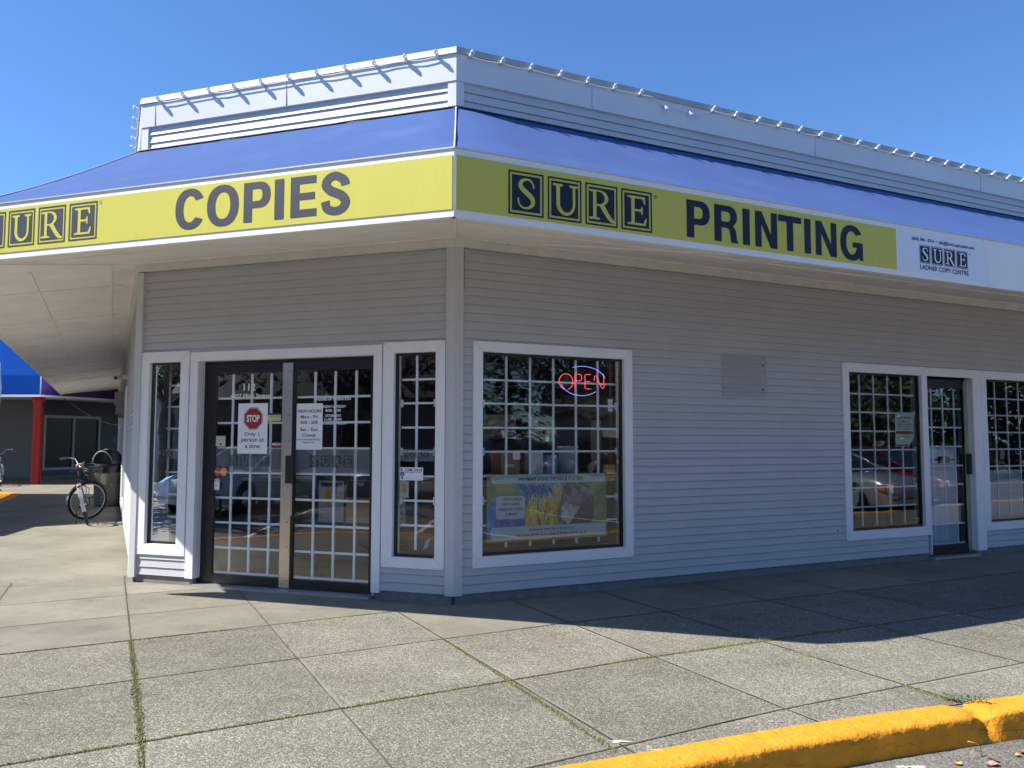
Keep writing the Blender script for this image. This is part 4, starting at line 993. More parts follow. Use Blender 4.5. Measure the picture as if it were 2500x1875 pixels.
r = item("paper_stack", 1.125, 1.235, -.46, -.32, 1.1265, 1.31, mat("blue_paper", (.18, .22, .48), .7, var=.2, vs=90, stretch=(.01, .01, 1)), "lilac blue stack of paper reams right of the white carton", "paper"); mb = MB(); mb.fbox('R', 1.17, 1.225, -.319, -.317, 1.28, 1.312); mb.build("label", M_PAPER, r)
jr = thing("plastic_jar", P('R', 1.42, -.42, 1.1265), "wide clear plastic jar with grey lid at the shelf's right", "jar")
mb = MB(); mb.lathe(P('R', 1.42, -.42, 1.1265), [(0, 0), (.10, .0), (.105, .02), (.105, .24), (.10, .25)], 24); mb.build("body", mat("cloudy_plastic", (.45, .48, .50), .25, trans=.4), jr)
mb = MB(); mb.lathe(P('R', 1.42, -.42, 1.1265), [(.112, .245), (.112, .265), (.10, .272), (0, .272)], 24); mb.build("lid", mat("grey_lid", (.35, .37, .4), .4), jr)
r = item("gold_pouch", 1.655, 1.765, -.12, -.075, 1.06, 1.215, mat("mustard_foam", (.50, .28, .05), .8, var=.25, vs=60, bump=.6, bs=90), "mustard yellow foam block hanging at the large window's right edge", "foam block"); mb = MB(); mb.fbox('R', 1.665, 1.755, -.0745, -.073, 1.125, 1.14); mb.build("label", M_PAPER, r)
gp = thing("green_poster", P('R', .38, -.3, 1.36), "dark green rounded board leaning at the upper left inside the large window", "board")
mb = MB(); mb.sheet([[(.0, 0), (.17, 0), (.165, .22), (.14, .33), (.0, .36)]], lambda a, b: P('R', .29 + a * 1.2, -.35, 1.45 + b)); mb.sheet([[(.0, 0), (.17, 0), (.165, .22), (.14, .33), (.0, .36)]], lambda a, b: P('R', .29 + a * 1.2, -.356, 1.45 + b)); mb.build("panel", mat("deep_green", (.0, .12, .07), .6), gp)
mb = MB(); mb.sheet([arc(0, 0, .022, .022, 0, 345, 16), arc(0, 0, .018, .018, 0, 345, 16)], lambda a, b: P('R', .33 + a, -.348, 1.55 + b)); mb.sheet([rectc(0, 0, .08, .004)], lambda a, b: P('R', .31 + a, -.348, 1.49 + b)); mb.build("emblem", mat("faint_green", (.03, .2, .13), .6), gp)
r = item("cardboard_box", .75, .97, -.95, -.7, 1.50, 1.72, mat("tan_card", (.26, .19, .13), .8), "tan open box higher up inside the large window, on a rear cabinet", "box"); mb = MB(); mb.q(P('R', .75, -.699, 1.52), P('R', .97, -.699, 1.66), P('R', .97, -.697, 1.71), P('R', .76, -.697, 1.56)); mb.build("flap", mat("card_flap", (.14, .09, .07), .8), r)
cb = thing("rear_cabinet", P('R', 1.1, -1.1, 0), "dark rear cabinet standing behind the shelf in the shop", "cabinet")
mb = MB(); mb.fbox('R', .3, 2.1, -1.3, -.98, .015, 1.45); mb.fbox('R', .55, 1.3, -.98, -.66, 1.47, 1.495); mb.build("carcass", mat("dark_cabinet", (.035, .035, .04), .6), cb)
mb = MB(); mb.fbox('R', .35, 2.05, -.979, -.975, .6, .61); mb.fbox('R', 1.0, 1.01, -.979, -.974, .05, 1.44); mb.build("drawer_lines", M_BLACKP, cb)
lv = thing("paper_notice", P('R', .66, -.30, 1.53), "small tilted white card with purple LOVE oval in the large window", "notice")
mb = MB(); mb.q(P('R', .61, -.30, 1.55), P('R', .63, -.30, 1.48), P('R', .77, -.30, 1.47), P('R', .75, -.30, 1.545)); mb.build("sheet", M_PAPER, lv)
mb = MB(); mb.sheet([arc(0, 0, .055, .03, 0, 345, 22)], lambda a, b: P('R', .705 + a, -.298, 1.512 + b)); mb.build("oval", mat("purple_print", (.09, .04, .10), .6), lv)
mb = MB(); add_text(mb, "LOVE", 'R', .672, .732, 1.500, 1.524, -.296, .02); mb.build("word", mat("pale_lilac", (.4, .35, .5), .6), lv)
tg = thing("hanging_tag", P('R', 1.02, -.12, 1.42), "small red round tag over a white slip hanging mid window", "tag")
mb = MB(); mb.sheet([arc(0, 0, .027, .031, 0, 345, 22)], lambda a, b: P('R', 1.02 + a, -.125, 1.524 + b)); mb.build("disc", mat("salmon_print", (.5, .12, .07), .6), tg)
mb = MB(); mb.fbox('R', 1.005, 1.04, -.127, -.125, 1.448, 1.49); mb.build("slip", M_PAPER, tg)
mb = MB(); add_text(mb, "STOP", 'R', 1.0, 1.04, 1.517, 1.532, -.1235, .03); mb.build("word", M_INK, tg)
yb = item("yellow_folder", .99, 1.07, -.42, -.40, 1.46, 1.70, mat("olive_folder", (.16, .13, .03), .7), "olive yellow folder standing behind the red round tag", "folder"); mb = MB(); add_text(mb, "ADS", 'R', 1.02, 1.065, 1.63, 1.655, -.398, .02); mb.build("lettering", M_PAPER, yb)
po = item("pull_cord", 1.722, 1.730, -.105, -.10, 1.21, 2.22, mat("dull_red_cord", (.25, .05, .07), .6), "dull red vertical cord at the right edge of the large window", "cord"); mb = MB(); mb.fbox('R', 1.738, 1.744, -.105, -.10, 1.21, 2.22); mb.build("second_cord", MATS["dull_red_cord"], po)
r = item("price_tag", 1.70, 1.755, -.099, -.097, 1.745, 1.87, M_PAPER, "white perforated tag taped over the red cord, upper right of window", "tag"); mb = MB(); add_text(mb, "HOURS", 'R', 1.706, 1.750, 1.825, 1.835, -.0955, .02); add_text(mb, "2:00", 'R', 1.71, 1.745, 1.775, 1.79, -.0955, .02); mb.build("lettering", M_INK, r)
r = item("brown_board", 1.62, 1.73, -.30, -.28, 1.15, 1.66, mat("kraft_board", (.19, .15, .09), .8), "tall kraft board leaning behind the red cord", "board"); mb = MB(); mb.fbox('R', 1.64, 1.65, -.279, -.277, 1.2, 1.6); mb.build("edge_strip", M_CARD, r)

# ---- items in the second window group
tn = thing("paper_notice", P('R', 5.98, -.068, 1.38), "red and green 2 HOUR notice seen reversed, one corner cut, behind the far left window", "notice")
mb = MB(); mb.sheet([[(5.752 + .08, 1.385), (6.07, 1.385), (6.165, 1.50), (6.165, 1.802), (5.832, 1.79)]], lambda a, b: P('R', a, -.069, b)); mb.build("sheet", mat("notice_white_thin", (.55, .57, .52), .6), tn)
mb = MB(); sheet_rect(mb, 'R', 5.84, 6.155, 1.54, 1.575, -.0675); sheet_rect(mb, 'R', 5.84, 6.06, 1.39, 1.41, -.0675); sheet_rect(mb, 'R', 5.87, 6.15, 1.655, 1.662, -.0675)
add_text(mb, "2 HOUR", 'R', 5.89, 6.10, 1.675, 1.71, -.0675, .02, mirror=True); mb.build("red_print", mat("print_red_dim", (.30, .06, .05), .6), tn)
mb = MB(); add_text(mb, "CUSTOMER PARKING", 'R', 5.85, 6.15, 1.73, 1.752, -.0675, .03, mirror=True); add_text(mb, "VIOLATORS WILL BE TOWED", 'R', 5.87, 6.13, 1.625, 1.64, -.0675, .01, mirror=True); add_text(mb, "AT OWNER'S EXPENSE", 'R', 5.9, 6.13, 1.60, 1.613, -.0675, .01, mirror=True); add_text(mb, "UNLESS WITH PERMIT", 'R', 5.92, 6.12, 1.50, 1.51, -.0675, .01, mirror=True); mb.split("green_print", mat("print_green_dim", (.03, .10, .06), .6), tn)
r = item("sticker", 6.13, 6.215, -.0705, -.069, .475, .53, MATS["maroon_sticker"], "tiny maroon sticker in the lower right corner of the far left window", "sticker"); mb = MB(); add_text(mb, "MEDIC", 'R', 6.14, 6.205, .495, .515, -.068, .02); mb.build("lettering", M_PAPER, r)
for (a, lab) in ((5.12, "tan wooden mannequin bust by the left frame inside the far window"), (5.46, "smaller tan wooden bust right of the grey panel inside the far window")):
    r = thing("wooden_bust", P('R', a, -.55, 1.25), lab, "bust")
    mb = MB(); c_ = P('R', a, -.55, 1.25); mb.lathe(c_, [(0, 0), (.07, 0), (.075, .02), (.02, .04), (.02, .12), (.06, .16), (.085, .26), (.07, .36), (.03, .40), (.045, .45), (.05, .50), (.0, .56)], 14); mb.build("body", mat("tan_wood", (.42, .28, .13), .6), r)
    mb = MB(); mb.tube([P('R', a - .1, -.52, 1.62), P('R', a - .02, -.46, 1.5), P('R', a + .03, -.46, 1.42), P('R', a + .1, -.52, 1.3)], .012, 6); mb.build("sash", M_BLACKP, r)
r = item("grey_panel", 5.22, 5.40, -.6, -.57, 1.25, 1.72, mat("blue_grey_panel", (.26, .30, .36), .6), "blue grey panel standing between the two wooden busts", "panel"); mb = MB(); mb.fbox('R', 5.22, 5.40, -.569, -.567, 1.25, 1.26); mb.build("edge", M_PAPER, r)
sh2 = thing("display_shelf", P('R', 5.5, -.6, 0), "dark shelf inside the far left window under the busts", "shelf")
mb = MB(); mb.fbox('R', 4.7, 6.5, -.9, -.4, 1.21, 1.249); mb.build("shelf_board", MATS["dark_shelf"], sh2)
mb = MB(); mb.fbox('R', 4.75, 4.8, -.85, -.45, .015, 1.21); mb.fbox('R', 6.35, 6.4, -.85, -.45, .015, 1.21); mb.split("leg", MATS["dark_shelf"], sh2)
r = item("pale_panel", 8.10, 8.9, -.5, -.47, .35, 1.05, mat("pale_board", (.55, .58, .62), .6), "tall pale board leaning inside the rightmost window", "panel"); mb = MB(); mb.fbox('R', 8.1, 8.9, -.469, -.467, .35, .36); mb.build("edge", M_PAPER, r)
r = item("key_tag", 6.915, 6.97, -.20, -.198, 1.625, 1.70, mat("cream_tag", (.6, .6, .5), .6), "small cream tag hanging behind the side door's upper glass", "tag"); mb = MB(); mb.fbox('R', 6.935, 6.95, -.199, -.197, 1.70, 1.73); mb.build("loop", MATS["cream_tag"], r)
# things inside the narrow right window and door: leaning boards, small parcel
r = thing("parcel", P('L', .42, -.45, .42), "brown paper parcel with a white slip at the foot of the narrow right window", "parcel")
mb = MB(); mb.fbox('L', .28, .62, -.6, -.35, .40, .52); mb.build("body", M_CARD, r)
mb = MB(); mb.q(P('L', .46, -.348, .42), P('L', .41, -.348, .44), P('L', .38, -.348, .53), P('L', .43, -.348, .51)); mb.build("slip", M_PAPER, r)
r = thing("window_ledge", P('L', .4, -.5, 0), "low dark ledge under the parcel inside the narrow right window", "ledge")
mb = MB(); mb.fbox('L', .1, .75, -.75, -.25, .33, .399); mb.build("board", MATS["dark_shelf"], r)
mb = MB(); mb.fbox('L', .12, .16, -.7, -.3, .015, .33); mb.build("support", MATS["dark_shelf"], r)
r = thing("leaning_board", P('L', .3, -.4, .42), "pale board leaning behind the grille, right side of the narrow right window", "board")
mb = MB(); mb.hexa([P('L', .18, -.5, .42), P('L', .38, -.42, .42), P('L', .38, -.43, .42), P('L', .18, -.51, .42), P('L', .18, -.5, .88), P('L', .36, -.42, .88), P('L', .36, -.43, .88), P('L', .18, -.51, .88)]); mb.build("body", mat("dim_pale_board", (.26, .28, .32), .7), r)
ct = thing("service_counter", P('L', 2.2, -1.9, 0), "wood toned service counter deep inside, seen through the left door leaf", "counter")
mb = MB(); mb.fbox('L', 1.3, 3.6, -2.4, -1.9, .015, .95); mb.build("front", mat("counter_wood", (.20, .13, .08), .6, var=.1), ct)
mb = MB(); mb.fbox('L', 1.25, 3.65, -2.45, -1.85, .951, .99); mb.build("worktop", mat("counter_top", (.30, .26, .22), .5), ct)
r = thing("paper_pile", P('L', 2.1, -2.1, .99), "loose pile of white papers on the service counter", "paper"); mb = MB(); mb.fbox('L', 1.95, 2.4, -2.2, -1.95, .991, 1.03); mb.build("sheets", M_PAPER, r); mb = MB(); mb.box(P('L', 2.15, -2.05, 1.041), (.3, .2, .02), .6); mb.build("loose_sheets", M_PAPER, r)

# ================================================================ GROUND
KP = [(-16.5, 22.9), (-13.9, 22.7), (-13.35, 22.2), (-12.5, 20.4), (-11.65, 18.6), (-9.6, 14.4), (-7.6, 10.2), (-6.55, 7.4), (-6.2, 5.6), (-5.5, 4.5), (-4.3, 3.62), (-3.0, 3.22), (-1.7, 3.16), (-.6, 3.42), (.44, 3.83), (1.08, 4.11), (1.79, 4.39), (2.55, 4.65), (2.93, 4.775), (4.8, 5.46), (8, 6.70), (12.8, 8.3), (20, 10.6), (34, 15.0)]
kp = [(a, b) for a, b in crom(KP, 10)]
def resample(pts, step):
    out = [pts[0]]; acc = 0
    for a, b in zip(pts, pts[1:]):
        l = math.hypot(b[0] - a[0], b[1] - a[1])
        while acc + l >= step:
            t = (step - acc) / l; a = (a[0] + (b[0] - a[0]) * t, a[1] + (b[1] - a[1]) * t); out.append(a); l = math.hypot(b[0] - a[0], b[1] - a[1]); acc = 0
        acc += l
    return out
kp = resample(kp, .035)
def nrm(i):
    a = kp[max(i - 2, 0)]; b = kp[min(i + 2, len(kp) - 1)]; d = math.hypot(b[0] - a[0], b[1] - a[1]); t = ((b[0] - a[0]) / d, (b[1] - a[1]) / d); return (t[1], -t[0])
prof = [(-.012, -.01), (0, .004), (.04, .008), (.12, .009), (.178, .007), (.200, .001), (.209, -.013), (.211, -.05), (.213, -.09), (.215, -.15)]
mb = MB(); n = len(prof)
for i, p in enumerate(kp):
    nx, ny = nrm(i)
    notch = max(0, 1 - abs(math.hypot(p[0] - 2.46, p[1] - 4.62)) / .09)
    for j, (o_, z_) in enumerate(prof):
        jit = noise.noise(Vector((p[0] * 5, p[1] * 5, j * .7))) * .007 + noise.noise(Vector((p[0] * 21, p[1] * 21, j * 2.1))) * .004
        if j in (0, 1, 9): jit *= .3
        if 4 <= j <= 6: jit += noise.noise(Vector((p[0] * 38, p[1] * 38, j * 3.7))) * .007
        if 4 <= j <= 7: o_ -= notch * .05; z_ -= notch * .045
        if j < 4 and j > 0: z_ -= notch * .02
        mb.v.append((p[0] + nx * (o_ + jit), p[1] + ny * (o_ + jit), z_ + jit * .6))
for i in range(len(kp) - 1):
    for j in range(n - 1):
        mb.f.append((i * n + j, i * n + j + 1, (i + 1) * n + j + 1, (i + 1) * n + j)); mb.m.append(0); mb.smooth.append(True)
kerb = mb.build("kerb", M_YKERB); tag(kerb, kind="structure")
# kerb cracks: chipped paint showing as dark irregular lines on its face
mb = MB(); random.seed(5)
def kpt(i, o_, z_):
    nx, ny = nrm(i); return (kp[i][0] + nx * o_, kp[i][1] + ny * o_, z_)
idx0 = min(range(len(kp)), key=lambda i: math.hypot(kp[i][0] - .9, kp[i][1] - 4.03)); idx1 = min(range(len(kp)), key=lambda i: math.hypot(kp[i][0] - 3.6, kp[i][1] - 5.0))
for c_ in range(16):
    i = random.randint(idx0, idx1); z_ = random.uniform(-.115, -.03); k = random.randint(3, 9); st = random.choice((0, 0, 0, .35, -.35))
    for q_ in range(k):
        z2 = z_ + random.uniform(-.012, .012) + st * .012; w = random.uniform(.0007, .0016)
        i2 = min(i + 1, len(kp) - 1)
        mb.q(kpt(i, .2205, z_ - w), kpt(i2, .2205, z2 - w), kpt(i2, .2205, z2 + w * .6), kpt(i, .2205, z_ + w * .6)); i = i2; z_ = z2
tag(mb.build("kerb_cracks", mat("crack_dirt", (.22, .12, .02), .9)), kind="structure")

# base sheets
big = MB(); big.q((-600, -600, -.16), (600, -600, -.16), (600, 600, -.16), (-600, 600, -.16)); tag(big.build("ground", M_LAWN), kind="structure")
rd = MB(); rd.q((-60, -34, -.14), (80, -34, -.14), (80, 40, -.14), (-60, 40, -.14)); tag(rd.build("road", M_ROAD, tone=True), kind="structure")
side = [kpt(i, .03, 0)[:2] for i in range(0, len(kp), 5)] + [(50, 20), (50, 60), (-45, 60), (-45, 23)]
mb = MB(); mb.sheet([side], lambda a, b: (a, b, -.006)); tag(mb.build("walkway", M_SMOOTH, tone=True), kind="structure")
# slab grid
def skew(s_): return .065 * max(-(s_ - .5), 0)
SL = [-4.62, -3.62, -2.585, -1.60, -.53, .57, 1.53, 2.66, 3.72, 4.80, 5.85, 6.95, 8.0, 9.05, 10.1, 11.2, 12.3, 13.4]
NL_ = [-3.0, -1.98, -.985, -.04, 1.05, 2.19, 3.38]
def curb_n(s_):
    best = min(kp[::3], key=lambda p: abs(RC(p)[0] - s_) + (5 if RC(p)[1] < 1.5 and s_ > -3 else 0)); return RC(best)[1] + .012
def wp(s_, n_, z=0.0): return P('R', s_, n_, z)
mb = MB(); random.seed(3)
G = .005
def slab(c4, kind, tone_):
    # c4: corners in (s,n) ccw ; ring 4.5 cm smooth edge, inner field
    cx = sum(c[0] for c in c4) / 4; cy = sum(c[1] for c in c4) / 4
    def ins(c, d):
        return (c[0] + math.copysign(min(d, abs(cx - c[0]) * .9), cx - c[0]), c[1] + math.copysign(min(d, abs(cy - c[1]) * .9), cy - c[1]))
    o_ = [ins(c, G) for c in c4]; i_ = [ins(c, .026) for c in c4]
    K = 14 if kind else 1
    for j in range(4):
        a, b, c_, d = o_[j], o_[(j + 1) % 4], i_[(j + 1) % 4], i_[j]
        mb.mi = (1 if random.random() < .3 else 0) if kind else 1; fi = mb.q(wp(*a), wp(*b), wp(*c_), wp(*d)); mb.tone[fi] = tone_ * .7 + (.3 if kind else 0)
    mb.mi = 0 if kind else 1
    fi = mb.q(*[wp(*c) for c in i_]); mb.tone[fi] = tone_
for i in range(len(SL) - 1):
    s0, s1 = SL[i], SL[i + 1]
    for j in range(len(NL_)):
        n0 = NL_[j]
        f0 = lambda s_: n0 + skew(s_)
        if j < len(NL_) - 1: f1 = lambda s_: NL_[j + 1] + skew(s_)
        else:
            if s1 < -2.6: continue
            f1 = curb_n
        if s0 >= -.6 and j < 3: continue
        if s0 < -4 and j > 4: continue
        if s0 < -.6 and j < 3:      # beside and behind the wall line of face L
            pass
        kind = 1
        if j < 3: kind = 0
        if j == 3 and s0 > -.6: kind = 0
        if j == 3 and s0 > -3.0 and s0 < -.6: kind = 1
        c4 = [(s0, f0(s0)), (s1, f0(s1)), (s1, f1(s1)), (s0, f1(s0))]
        slab(c4, kind, random.uniform(.15, .95))
tag(mb.build("pavement_slabs", [M_AGG, M_SMOOTH], tone=True), kind="structure")
# joints: groove shade put in as irregular dark strips
JT = MB(); random.seed(9)
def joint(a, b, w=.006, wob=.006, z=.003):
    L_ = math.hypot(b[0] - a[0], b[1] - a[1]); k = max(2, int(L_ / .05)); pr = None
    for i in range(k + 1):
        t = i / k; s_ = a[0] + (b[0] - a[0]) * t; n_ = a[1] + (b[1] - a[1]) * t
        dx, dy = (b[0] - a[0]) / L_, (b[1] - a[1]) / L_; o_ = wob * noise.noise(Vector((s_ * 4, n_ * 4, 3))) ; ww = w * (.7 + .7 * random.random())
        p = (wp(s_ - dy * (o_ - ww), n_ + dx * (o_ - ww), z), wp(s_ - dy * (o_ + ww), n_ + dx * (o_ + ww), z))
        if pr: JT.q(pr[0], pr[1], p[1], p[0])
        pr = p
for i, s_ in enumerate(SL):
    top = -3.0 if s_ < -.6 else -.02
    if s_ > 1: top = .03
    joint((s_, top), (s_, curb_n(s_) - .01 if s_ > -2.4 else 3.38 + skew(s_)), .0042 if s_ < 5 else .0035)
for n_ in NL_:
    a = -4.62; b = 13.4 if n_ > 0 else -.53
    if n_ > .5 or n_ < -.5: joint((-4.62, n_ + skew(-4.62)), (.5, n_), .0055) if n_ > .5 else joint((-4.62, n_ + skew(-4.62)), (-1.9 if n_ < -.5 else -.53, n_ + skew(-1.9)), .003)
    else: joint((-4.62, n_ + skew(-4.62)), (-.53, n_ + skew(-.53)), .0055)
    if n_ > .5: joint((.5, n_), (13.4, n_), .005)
JT.v = JT.v
tag(JT.build("pavement_joints", mat("joint_groove_shade", (.075, .066, .050), .95, var=.4, vs=60)), kind="structure")
# long crack/joint on the left walkway
# moss and grass in joints : blades + low mats
random.seed(21)
MO = MB(); M_MOSS = mat("moss_green", (.16, .165, .04), .9, var=.35, vs=90); M_GRS = mat("grass_blades", (.20, .22, .05), .8, var=.4, vs=40)
def moss(a, b, dens, w, lo=.35, hi=1.0, blade=.018):
    L_ = math.hypot(b[0] - a[0], b[1] - a[1]); k = int(L_ / .012); dx, dy = (b[0] - a[0]) / L_, (b[1] - a[1]) / L_
    for i in range(k):
        t = i / k; s_ = a[0] + (b[0] - a[0]) * t; n_ = a[1] + (b[1] - a[1]) * t
        v = noise.noise(Vector((s_ * 3.1, n_ * 3.1, 8))) * .5 + .5; v = v * (hi - lo) + lo
        if v < 1 - dens: continue
        ww = w * (.35 + v) * random.uniform(.6, 1.3)
        # lumpy mat tuft
        for _ in range(3):
            o_ = random.uniform(-ww, ww); l_ = random.uniform(-.01, .01); r_ = random.uniform(.003, .008); h = random.uniform(.002, .006)
            c_ = (s_ + dx * l_ - dy * o_, n_ + dy * l_ + dx * o_)
            MO.mi = 0
            pk = wp(c_[0], c_[1], h + .004); ring_ = [wp(c_[0] + r_ * cos(q_ * 2.09 + o_ * 90), c_[1] + r_ * sin(q_ * 2.09 + o_ * 90), .002) for q_ in range(3)]
            for q_ in range(3): MO.q(ring_[q_], ring_[(q_ + 1) % 3], pk)
        for _ in range(int(5 * v * dens)):
            o_ = random.uniform(-ww, ww) * .9; c_ = (s_ + random.uniform(-.01, .01) - dy * o_, n_ + dx * o_)
            h = blade * random.uniform(.4, 1.2) * v; an = random.uniform(0, 2 * pi); wd = .0016; ln_ = random.uniform(.2, .8) * h
            MO.mi = 1
            MO.q(wp(c_[0] - wd * cos(an), c_[1] - wd * sin(an), .002), wp(c_[0] + wd * cos(an), c_[1] + wd * sin(an), .002), wp(c_[0] + ln_ * cos(an + 1.5), c_[1] + ln_ * sin(an + 1.5), h + .003))
moss((-2.585, .15), (-2.585, 1.25), .95, .016, .6); moss((-2.585, 1.25), (-2.585, 2.36), .98, .020, .7); moss((-2.585, 2.36), (-2.6, 2.75), .8, .016, .4)
moss((-4.0, .25), (-1.9, .13), .72, .007, .2, .9, .010); moss((-4.2, 2.49), (-2.585, 2.39), .85, .011, .3, 1.0, .014); moss((-2.585, 2.39), (-1.5, 2.32), .80, .010, .2, .95)
moss((-1.5, 2.31), (-.53, 2.256), .9, .014, .3, 1, .022); moss((-.53, 2.256), (.5, 2.19), .80, .010, .2, .9); moss((.3, 2.2), (2.4, 2.19), .97, .016, .5, 1.05, .030); moss((2.4, 2.19), (4.5, 2.19), .7, .010, .2)
moss((-.53, 1.2), (-.56, 2.25), .80, .012, .25, .95, .012); moss((-.56, 2.25), (-.6, 3.5), .82, .014, .2, 1.0, .02); moss((1.53, 2.19), (1.50, 3.65), .42, .008, .1, .8, .012); moss((1.5, 3.4), (1.50, 3.72), .9, .02, .6, 1.0, .03)
moss((-1.4, .05), (-.53, .03), .3, .006, .1, .8)
tag(MO.build("joint_moss", [M_MOSS, M_GRS]), "green moss and short grass growing along the paving joints", "moss", kind="stuff")
# weed in the kerb notch
wd_ = thing("weed", wp(1.58, 3.80, 0), "small dark green leafy weed growing from the notch in the yellow kerb", "weed")
mb = MB(); random.seed(2)
for _ in range(150):
    t = random.random(); s_ = 1.47 + .16 * t + random.gauss(0, .014); n_ = 3.66 + .17 * t + random.gauss(0, .016); h = random.uniform(.01, .045); an = random.uniform(0, 6.28); l_ = random.uniform(.008, .02)
    p = Vector(wp(s_, n_, h)); d = Vector((cos(an), sin(an), random.uniform(-.3, .6))) * l_; e = Vector((-sin(an), cos(an), .2)) * l_ * .35
    mb.q(p, p + d * .5 + e, p + d, p + d * .5 - e)
mb.build("leaves", mat("weed_green", (.035, .10, .03), .7, var=.3, vs=50), wd_)
mb = MB()
for k in range(8): mb.tube([wp(1.5 + .016 * k, 3.69 + .014 * k, -.01), wp(1.5 + .018 * k, 3.69 + .012 * k, .04)], .0015, 4)
mb.build("stems", MATS["weed_green"], wd_)
dw = thing("dry_weed", (2.385, 4.245, -.14), "dry straw coloured weed stalk against the kerb's shaded face", "weed")
mb = MB(); mb.tube([(2.385, 4.245, -.14), (2.38, 4.25, -.095), (2.35, 4.24, -.075), (2.30, 4.215, -.058)], .0026, 5); mb.tube([(2.38, 4.245, -.12), (2.33, 4.22, -.10), (2.30, 4.20, -.115)], .002, 5); mb.build("stalk", mat("straw", (.55, .42, .16), .8), dw)
# white paint splashes on the slabs, peeled
def splash(name, f, c, rx, ry, m, seed, z=.004, label=None, cat="paint mark"):
    random.seed(seed); mb = MB(); n_ = 30
    for q_ in range(5):
        ox, oy = random.uniform(-rx, rx) * .9, random.uniform(-ry, ry) * .6; sc = random.uniform(.25, .6)
        pts = [(c[0] + ox + rx * sc * cos(2 * pi * i / n_) * random.uniform(.6, 1.2), c[1] + oy + ry * sc * sin(2 * pi * i / n_) * random.uniform(.5, 1.3)) for i in range(n_)]
        mb.sheet([pts], lambda a, b, q_=q_: (a, b, z + .0004 * q_))
    return tag(mb.build(name, m, org=(c[0], c[1], z)) if False else mb.build(name, m), kind="structure")
M_PW = mat("old_white_paint", (.62, .58, .50), .8, var=.15, vs=30)
def gw(s_, n_): return wp(s_, n_)[:2]
splash("paint_residue", 'R', (.53, 4.03), .06, .020, M_PW, 4); splash("paint_residue", 'R', (.66, 3.93), .06, .008, M_PW, 5, .0045); splash("paint_residue", 'R', (1.37, 4.32), .035, .008, M_PW, 6, .0045)
splash("road_paint", 'R', (1.98, 4.075), .13, .045, mat("white_road_paint", (.75, .74, .70), .7, var=.1, vs=40), 8, -.136)

# fallen leaves
LF = mat("dry_leaf_red", (.22, .07, .05), .7, var=.3, vs=60); LY = mat("dry_leaf_yellow", (.60, .35, .05), .7); LP = mat("dry_leaf_pink", (.42, .24, .20), .7, var=.2, vs=50)
def leaf(x, y, sz, m, lab, seed):
    random.seed(seed); mb = MB(); k = 9
    rim = [(x + sz * cos(2 * pi * i / k) * random.uniform(.55, 1.1), y + sz * .6 * sin(2 * pi * i / k) * random.uniform(.6, 1.1), -.133 + random.uniform(0, sz * .45)) for i in range(k)]
    c_ = (x, y, -.134)
    for i in range(k): mb.q(c_, rim[i], rim[(i + 1) % k])
    o = mb.build("fallen_leaf", m, org=(x, y, -.134)); tag(o, lab, "leaf", None)
leaf(2.20, 4.13, .028, LY, "yellow fallen leaf nearest the white road paint by the kerb", 1)
leaf(2.36, 4.12, .040, LP, "largest pinkish curled leaf on the road below the kerb", 2)
leaf(2.40, 4.17, .032, LF, "dark red leaf touching the largest pinkish leaf", 3)
leaf(2.56, 4.235, .024, LY, "orange yellow leaf between the dry weed stalk and maroon leaf", 4)
leaf(2.62, 4.27, .036, LF, "maroon folded leaf right of the dry weed stalk", 5)
leaf(2.74, 4.30, .018, LF, "small red leaf, second from right along the kerb foot", 6)
leaf(2.84, 4.34, .020, LP, "small pale leaf at the right end of the row along the kerb", 7)

# parking bay lines and far lot markings
PL = MB()
def pline(a, b, w=.05, z=-.135):
    d = math.hypot(b[0] - a[0], b[1] - a[1]); nx, ny = -(b[1] - a[1]) / d * w, (b[0] - a[0]) / d * w
    PL.mark(); PL.q((a[0] + nx, a[1] + ny, z), (b[0] + nx, b[1] + ny, z), (b[0] - nx, b[1] - ny, z), (a[0] - nx, a[1] - ny, z))
for k in range(8):
    x = 4.4 + 2.75 * k; y = 4.95 + .98 * k; pline((x, y), (x + 1.7, y - 4.6))
for k in range(9): pline((8 + 2.8 * k, -8.5 + .9 * k), (9.8 + 2.8 * k, -13.3 + .9 * k))
pline((-9, -2), (-4.6, 4.0)); pline((-11, 0.5), (-6.5, 6.0))
for o in PL.split("parking_line", mat("parking_line_paint", (.7, .7, .66), .7, var=.1)): tag(o, kind="structure")

# ================================================================ LEFT BACKGROUND
nb = thing("neighbouring_building", (-18, 31, 0), "grey sided building across the walkway with bright blue awning and red column", "building")
wa = u2(71.0)
W0 = (-17.95, 31.0)
FR['W'] = (W0, (-1, 0), (0, -1)); FR['X'] = (W0, wa, (wa[1], -wa[0]))
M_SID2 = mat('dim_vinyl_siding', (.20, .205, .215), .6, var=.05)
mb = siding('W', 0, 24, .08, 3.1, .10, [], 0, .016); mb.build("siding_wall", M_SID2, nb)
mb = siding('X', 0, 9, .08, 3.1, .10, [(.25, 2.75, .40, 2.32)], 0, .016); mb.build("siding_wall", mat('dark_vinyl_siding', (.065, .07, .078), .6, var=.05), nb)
mb = MB(); mb.fbox('W', -.02, 24, -.1, -.02, -.05, .085); mb.fbox('X', 0, 9, -.1, -.02, -.05, .085); mb.build("foundation", M_FOUND, nb)
mb = MB(); frame_ring(mb, 'X', (.15, 2.85, .30, 2.42), (.25, 2.75, .40, 2.32), -.03, .02); mb.fbox('X', 1.50, 1.58, -.06, .018, .40, 2.32); wn2 = mb.build("window", mat('dull_trim', (.42, .42, .43), .6), nb)
mb = MB(); sheet_rect(mb, 'X', .24, 2.76, .39, 2.33, -.04); mb.build("pane", mat("dark_pane", (.008, .009, .011), .2, spec=.15), wn2)
